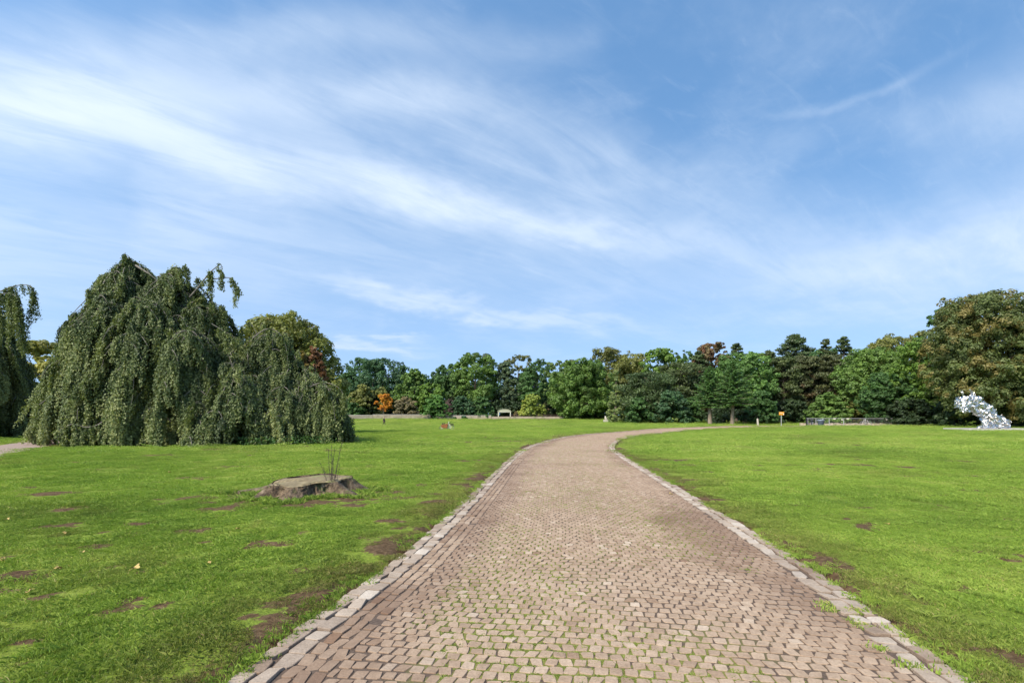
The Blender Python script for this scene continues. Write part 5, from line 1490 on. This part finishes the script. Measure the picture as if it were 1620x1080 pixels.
for s_ in (-1, 1):
    sw = -s_; m = MB(); m.box((.26 * sw + .06, .095 * s_, .05), (.29, .11, .10), taper=.75); m.build('shoe', M_BLACK, t)
m = MB(); ball(m, (.125, 0, 1.625), .022, (1, .7, 1)); m.build('nose', M_SKIN, t, True)
for s_ in (-1, 1):
    m = MB(); ball(m, (.04, .088 * s_, 1.63), .025, (.6, .4, 1.2)); m.build('ear', M_SKIN, t, True)
    m = MB(); ball(m, (.118, .035 * s_, 1.648), .010); m.build('eye', M_BLACK, t, True)
m = MB(); ball(m, (.115, 0, 1.585), .022, (.5, 1, .3)); m.build('mouth', plain_mat('lips', (.30, .12, .10)), t, True)

# ------------------------------------------------------------------ crumpled metal sculpture
rng = np.random.default_rng(31)
Z = 55.5; X = px(1566, Z); z = float(ground_z(X, Z))
t = empty('plinth', (X, Z, z), 'long low pale concrete plinth under the metal sculpture', 'plinth')
for k in range(9):
    m = MB(); m.box((-3.78 + (k + .5) * .806, 0, .06), (.79, 3.2, .32 + rng.normal(0, .004))); m.build('slab', M_CONC, t)
M_CHROME, g = new_mat('polished_crumpled_steel')
g.bsdf.inputs['Metallic'].default_value = 1.0; g.bsdf.inputs['Base Color'].default_value = (.52, .51, .50, 1); g.bsdf.inputs['Roughness'].default_value = .28
u_ = Z / FPX
def sp(x, y, d=0.): return np.array([(x - 1566) * u_, d, (HORIZ - y) * u_ + CAMH - z])
m = MB()
BL = [(1575, 667, 11, 0), (1588, 667, 9.5, .2), (1594, 669, 6, 0), (1561, 673, 8, -.2), (1553, 676, 5, -.3), (1568, 677, 6, -.4), (1583, 677, 6, -.4), (1594, 677, 5, 0), (1568, 655, 9, 0), (1560, 648, 10.5, 0), (1550, 643, 11.5, .1),
      (1540, 638, 13, 0), (1529, 637, 12.5, 0), (1519, 639, 8.5, .1), (1513, 641, 5, 0), (1522, 646, 7, -.3), (1545, 652, 8, -.2), (1553, 656, 6, 0), (1548, 632, 6, 0), (1558, 638, 6, .2), (1542, 630, 6, .1), (1525, 630, 5, 0), (1584, 660, 5, 0), (1571, 650, 4.5, .3), (1563, 658, 9, .2), (1572, 661, 9.5, 0), (1556, 651, 8, 0), (1582, 671, 10, -.3), (1564, 668, 8, .3), (1556, 676, 6, .2), (1536, 644, 9, .2), (1548, 650, 7, .2), (1566, 643, 5, 0), (1574, 648, 4, 0)]
for (x, y, r_, d) in BL: ball(m, sp(x, y, d), r_ * u_ * 1.02, (1, .8, .95))
def ear(p0, p1, r0):
    q = np.linspace(0, 1, 6); P = p0 + (p1 - p0) * q[:, None]; m.tube(P, r0 * u_ * (1.05 - q * .75), 8)
ear(sp(1528, 632), sp(1519, 615.5, -.1), 4.2); ear(sp(1541, 632), sp(1535, 613, .1), 5.0); ear(sp(1545, 630), sp(1541, 616, .1), 3.2); ear(sp(1521, 640), sp(1510, 633, -.1), 3.2); ear(sp(1524, 636), sp(1513, 627), 3.2)
ear(sp(1590, 667), sp(1601, 663.5), 3.4); ear(sp(1578, 660), sp(1585, 655), 3.0); ear(sp(1590, 674), sp(1600, 679), 3.4); ear(sp(1560, 675), sp(1547, 679.0, -.4), 3.6)
me = remesh(m, .125, 'sculpture')
co = np.empty(len(me.vertices) * 3); me.vertices.foreach_get('co', co); co = co.reshape(-1, 3)
no = np.empty(len(me.vertices) * 3); me.vertices.foreach_get('normal', no); no = no.reshape(-1, 3)
for k in range(len(co)):
    v = Vector(co[k])
    d1 = mnoise.voronoi(v * 1.1)[0]; d2 = mnoise.voronoi(v * 2.3 + Vector((7, 3, 1)))[0]
    co[k] += no[k] * ((d1[1] - d1[0]) * .45 - .18 + (d2[1] - d2[0]) * .26 - .09) + rng.normal(0, .032, 3)
co[:, 2] = np.maximum(co[:, 2], .221)
me.vertices.foreach_set('co', co.ravel()); me.update()
for p_ in me.polygons: p_.use_smooth = False
o = link_mesh('sculpture', me, M_CHROME); o.location = (X, Z, z)
tag(o, 'crumpled shiny silver metal sculpture with raised left end on a plinth', 'sculpture')
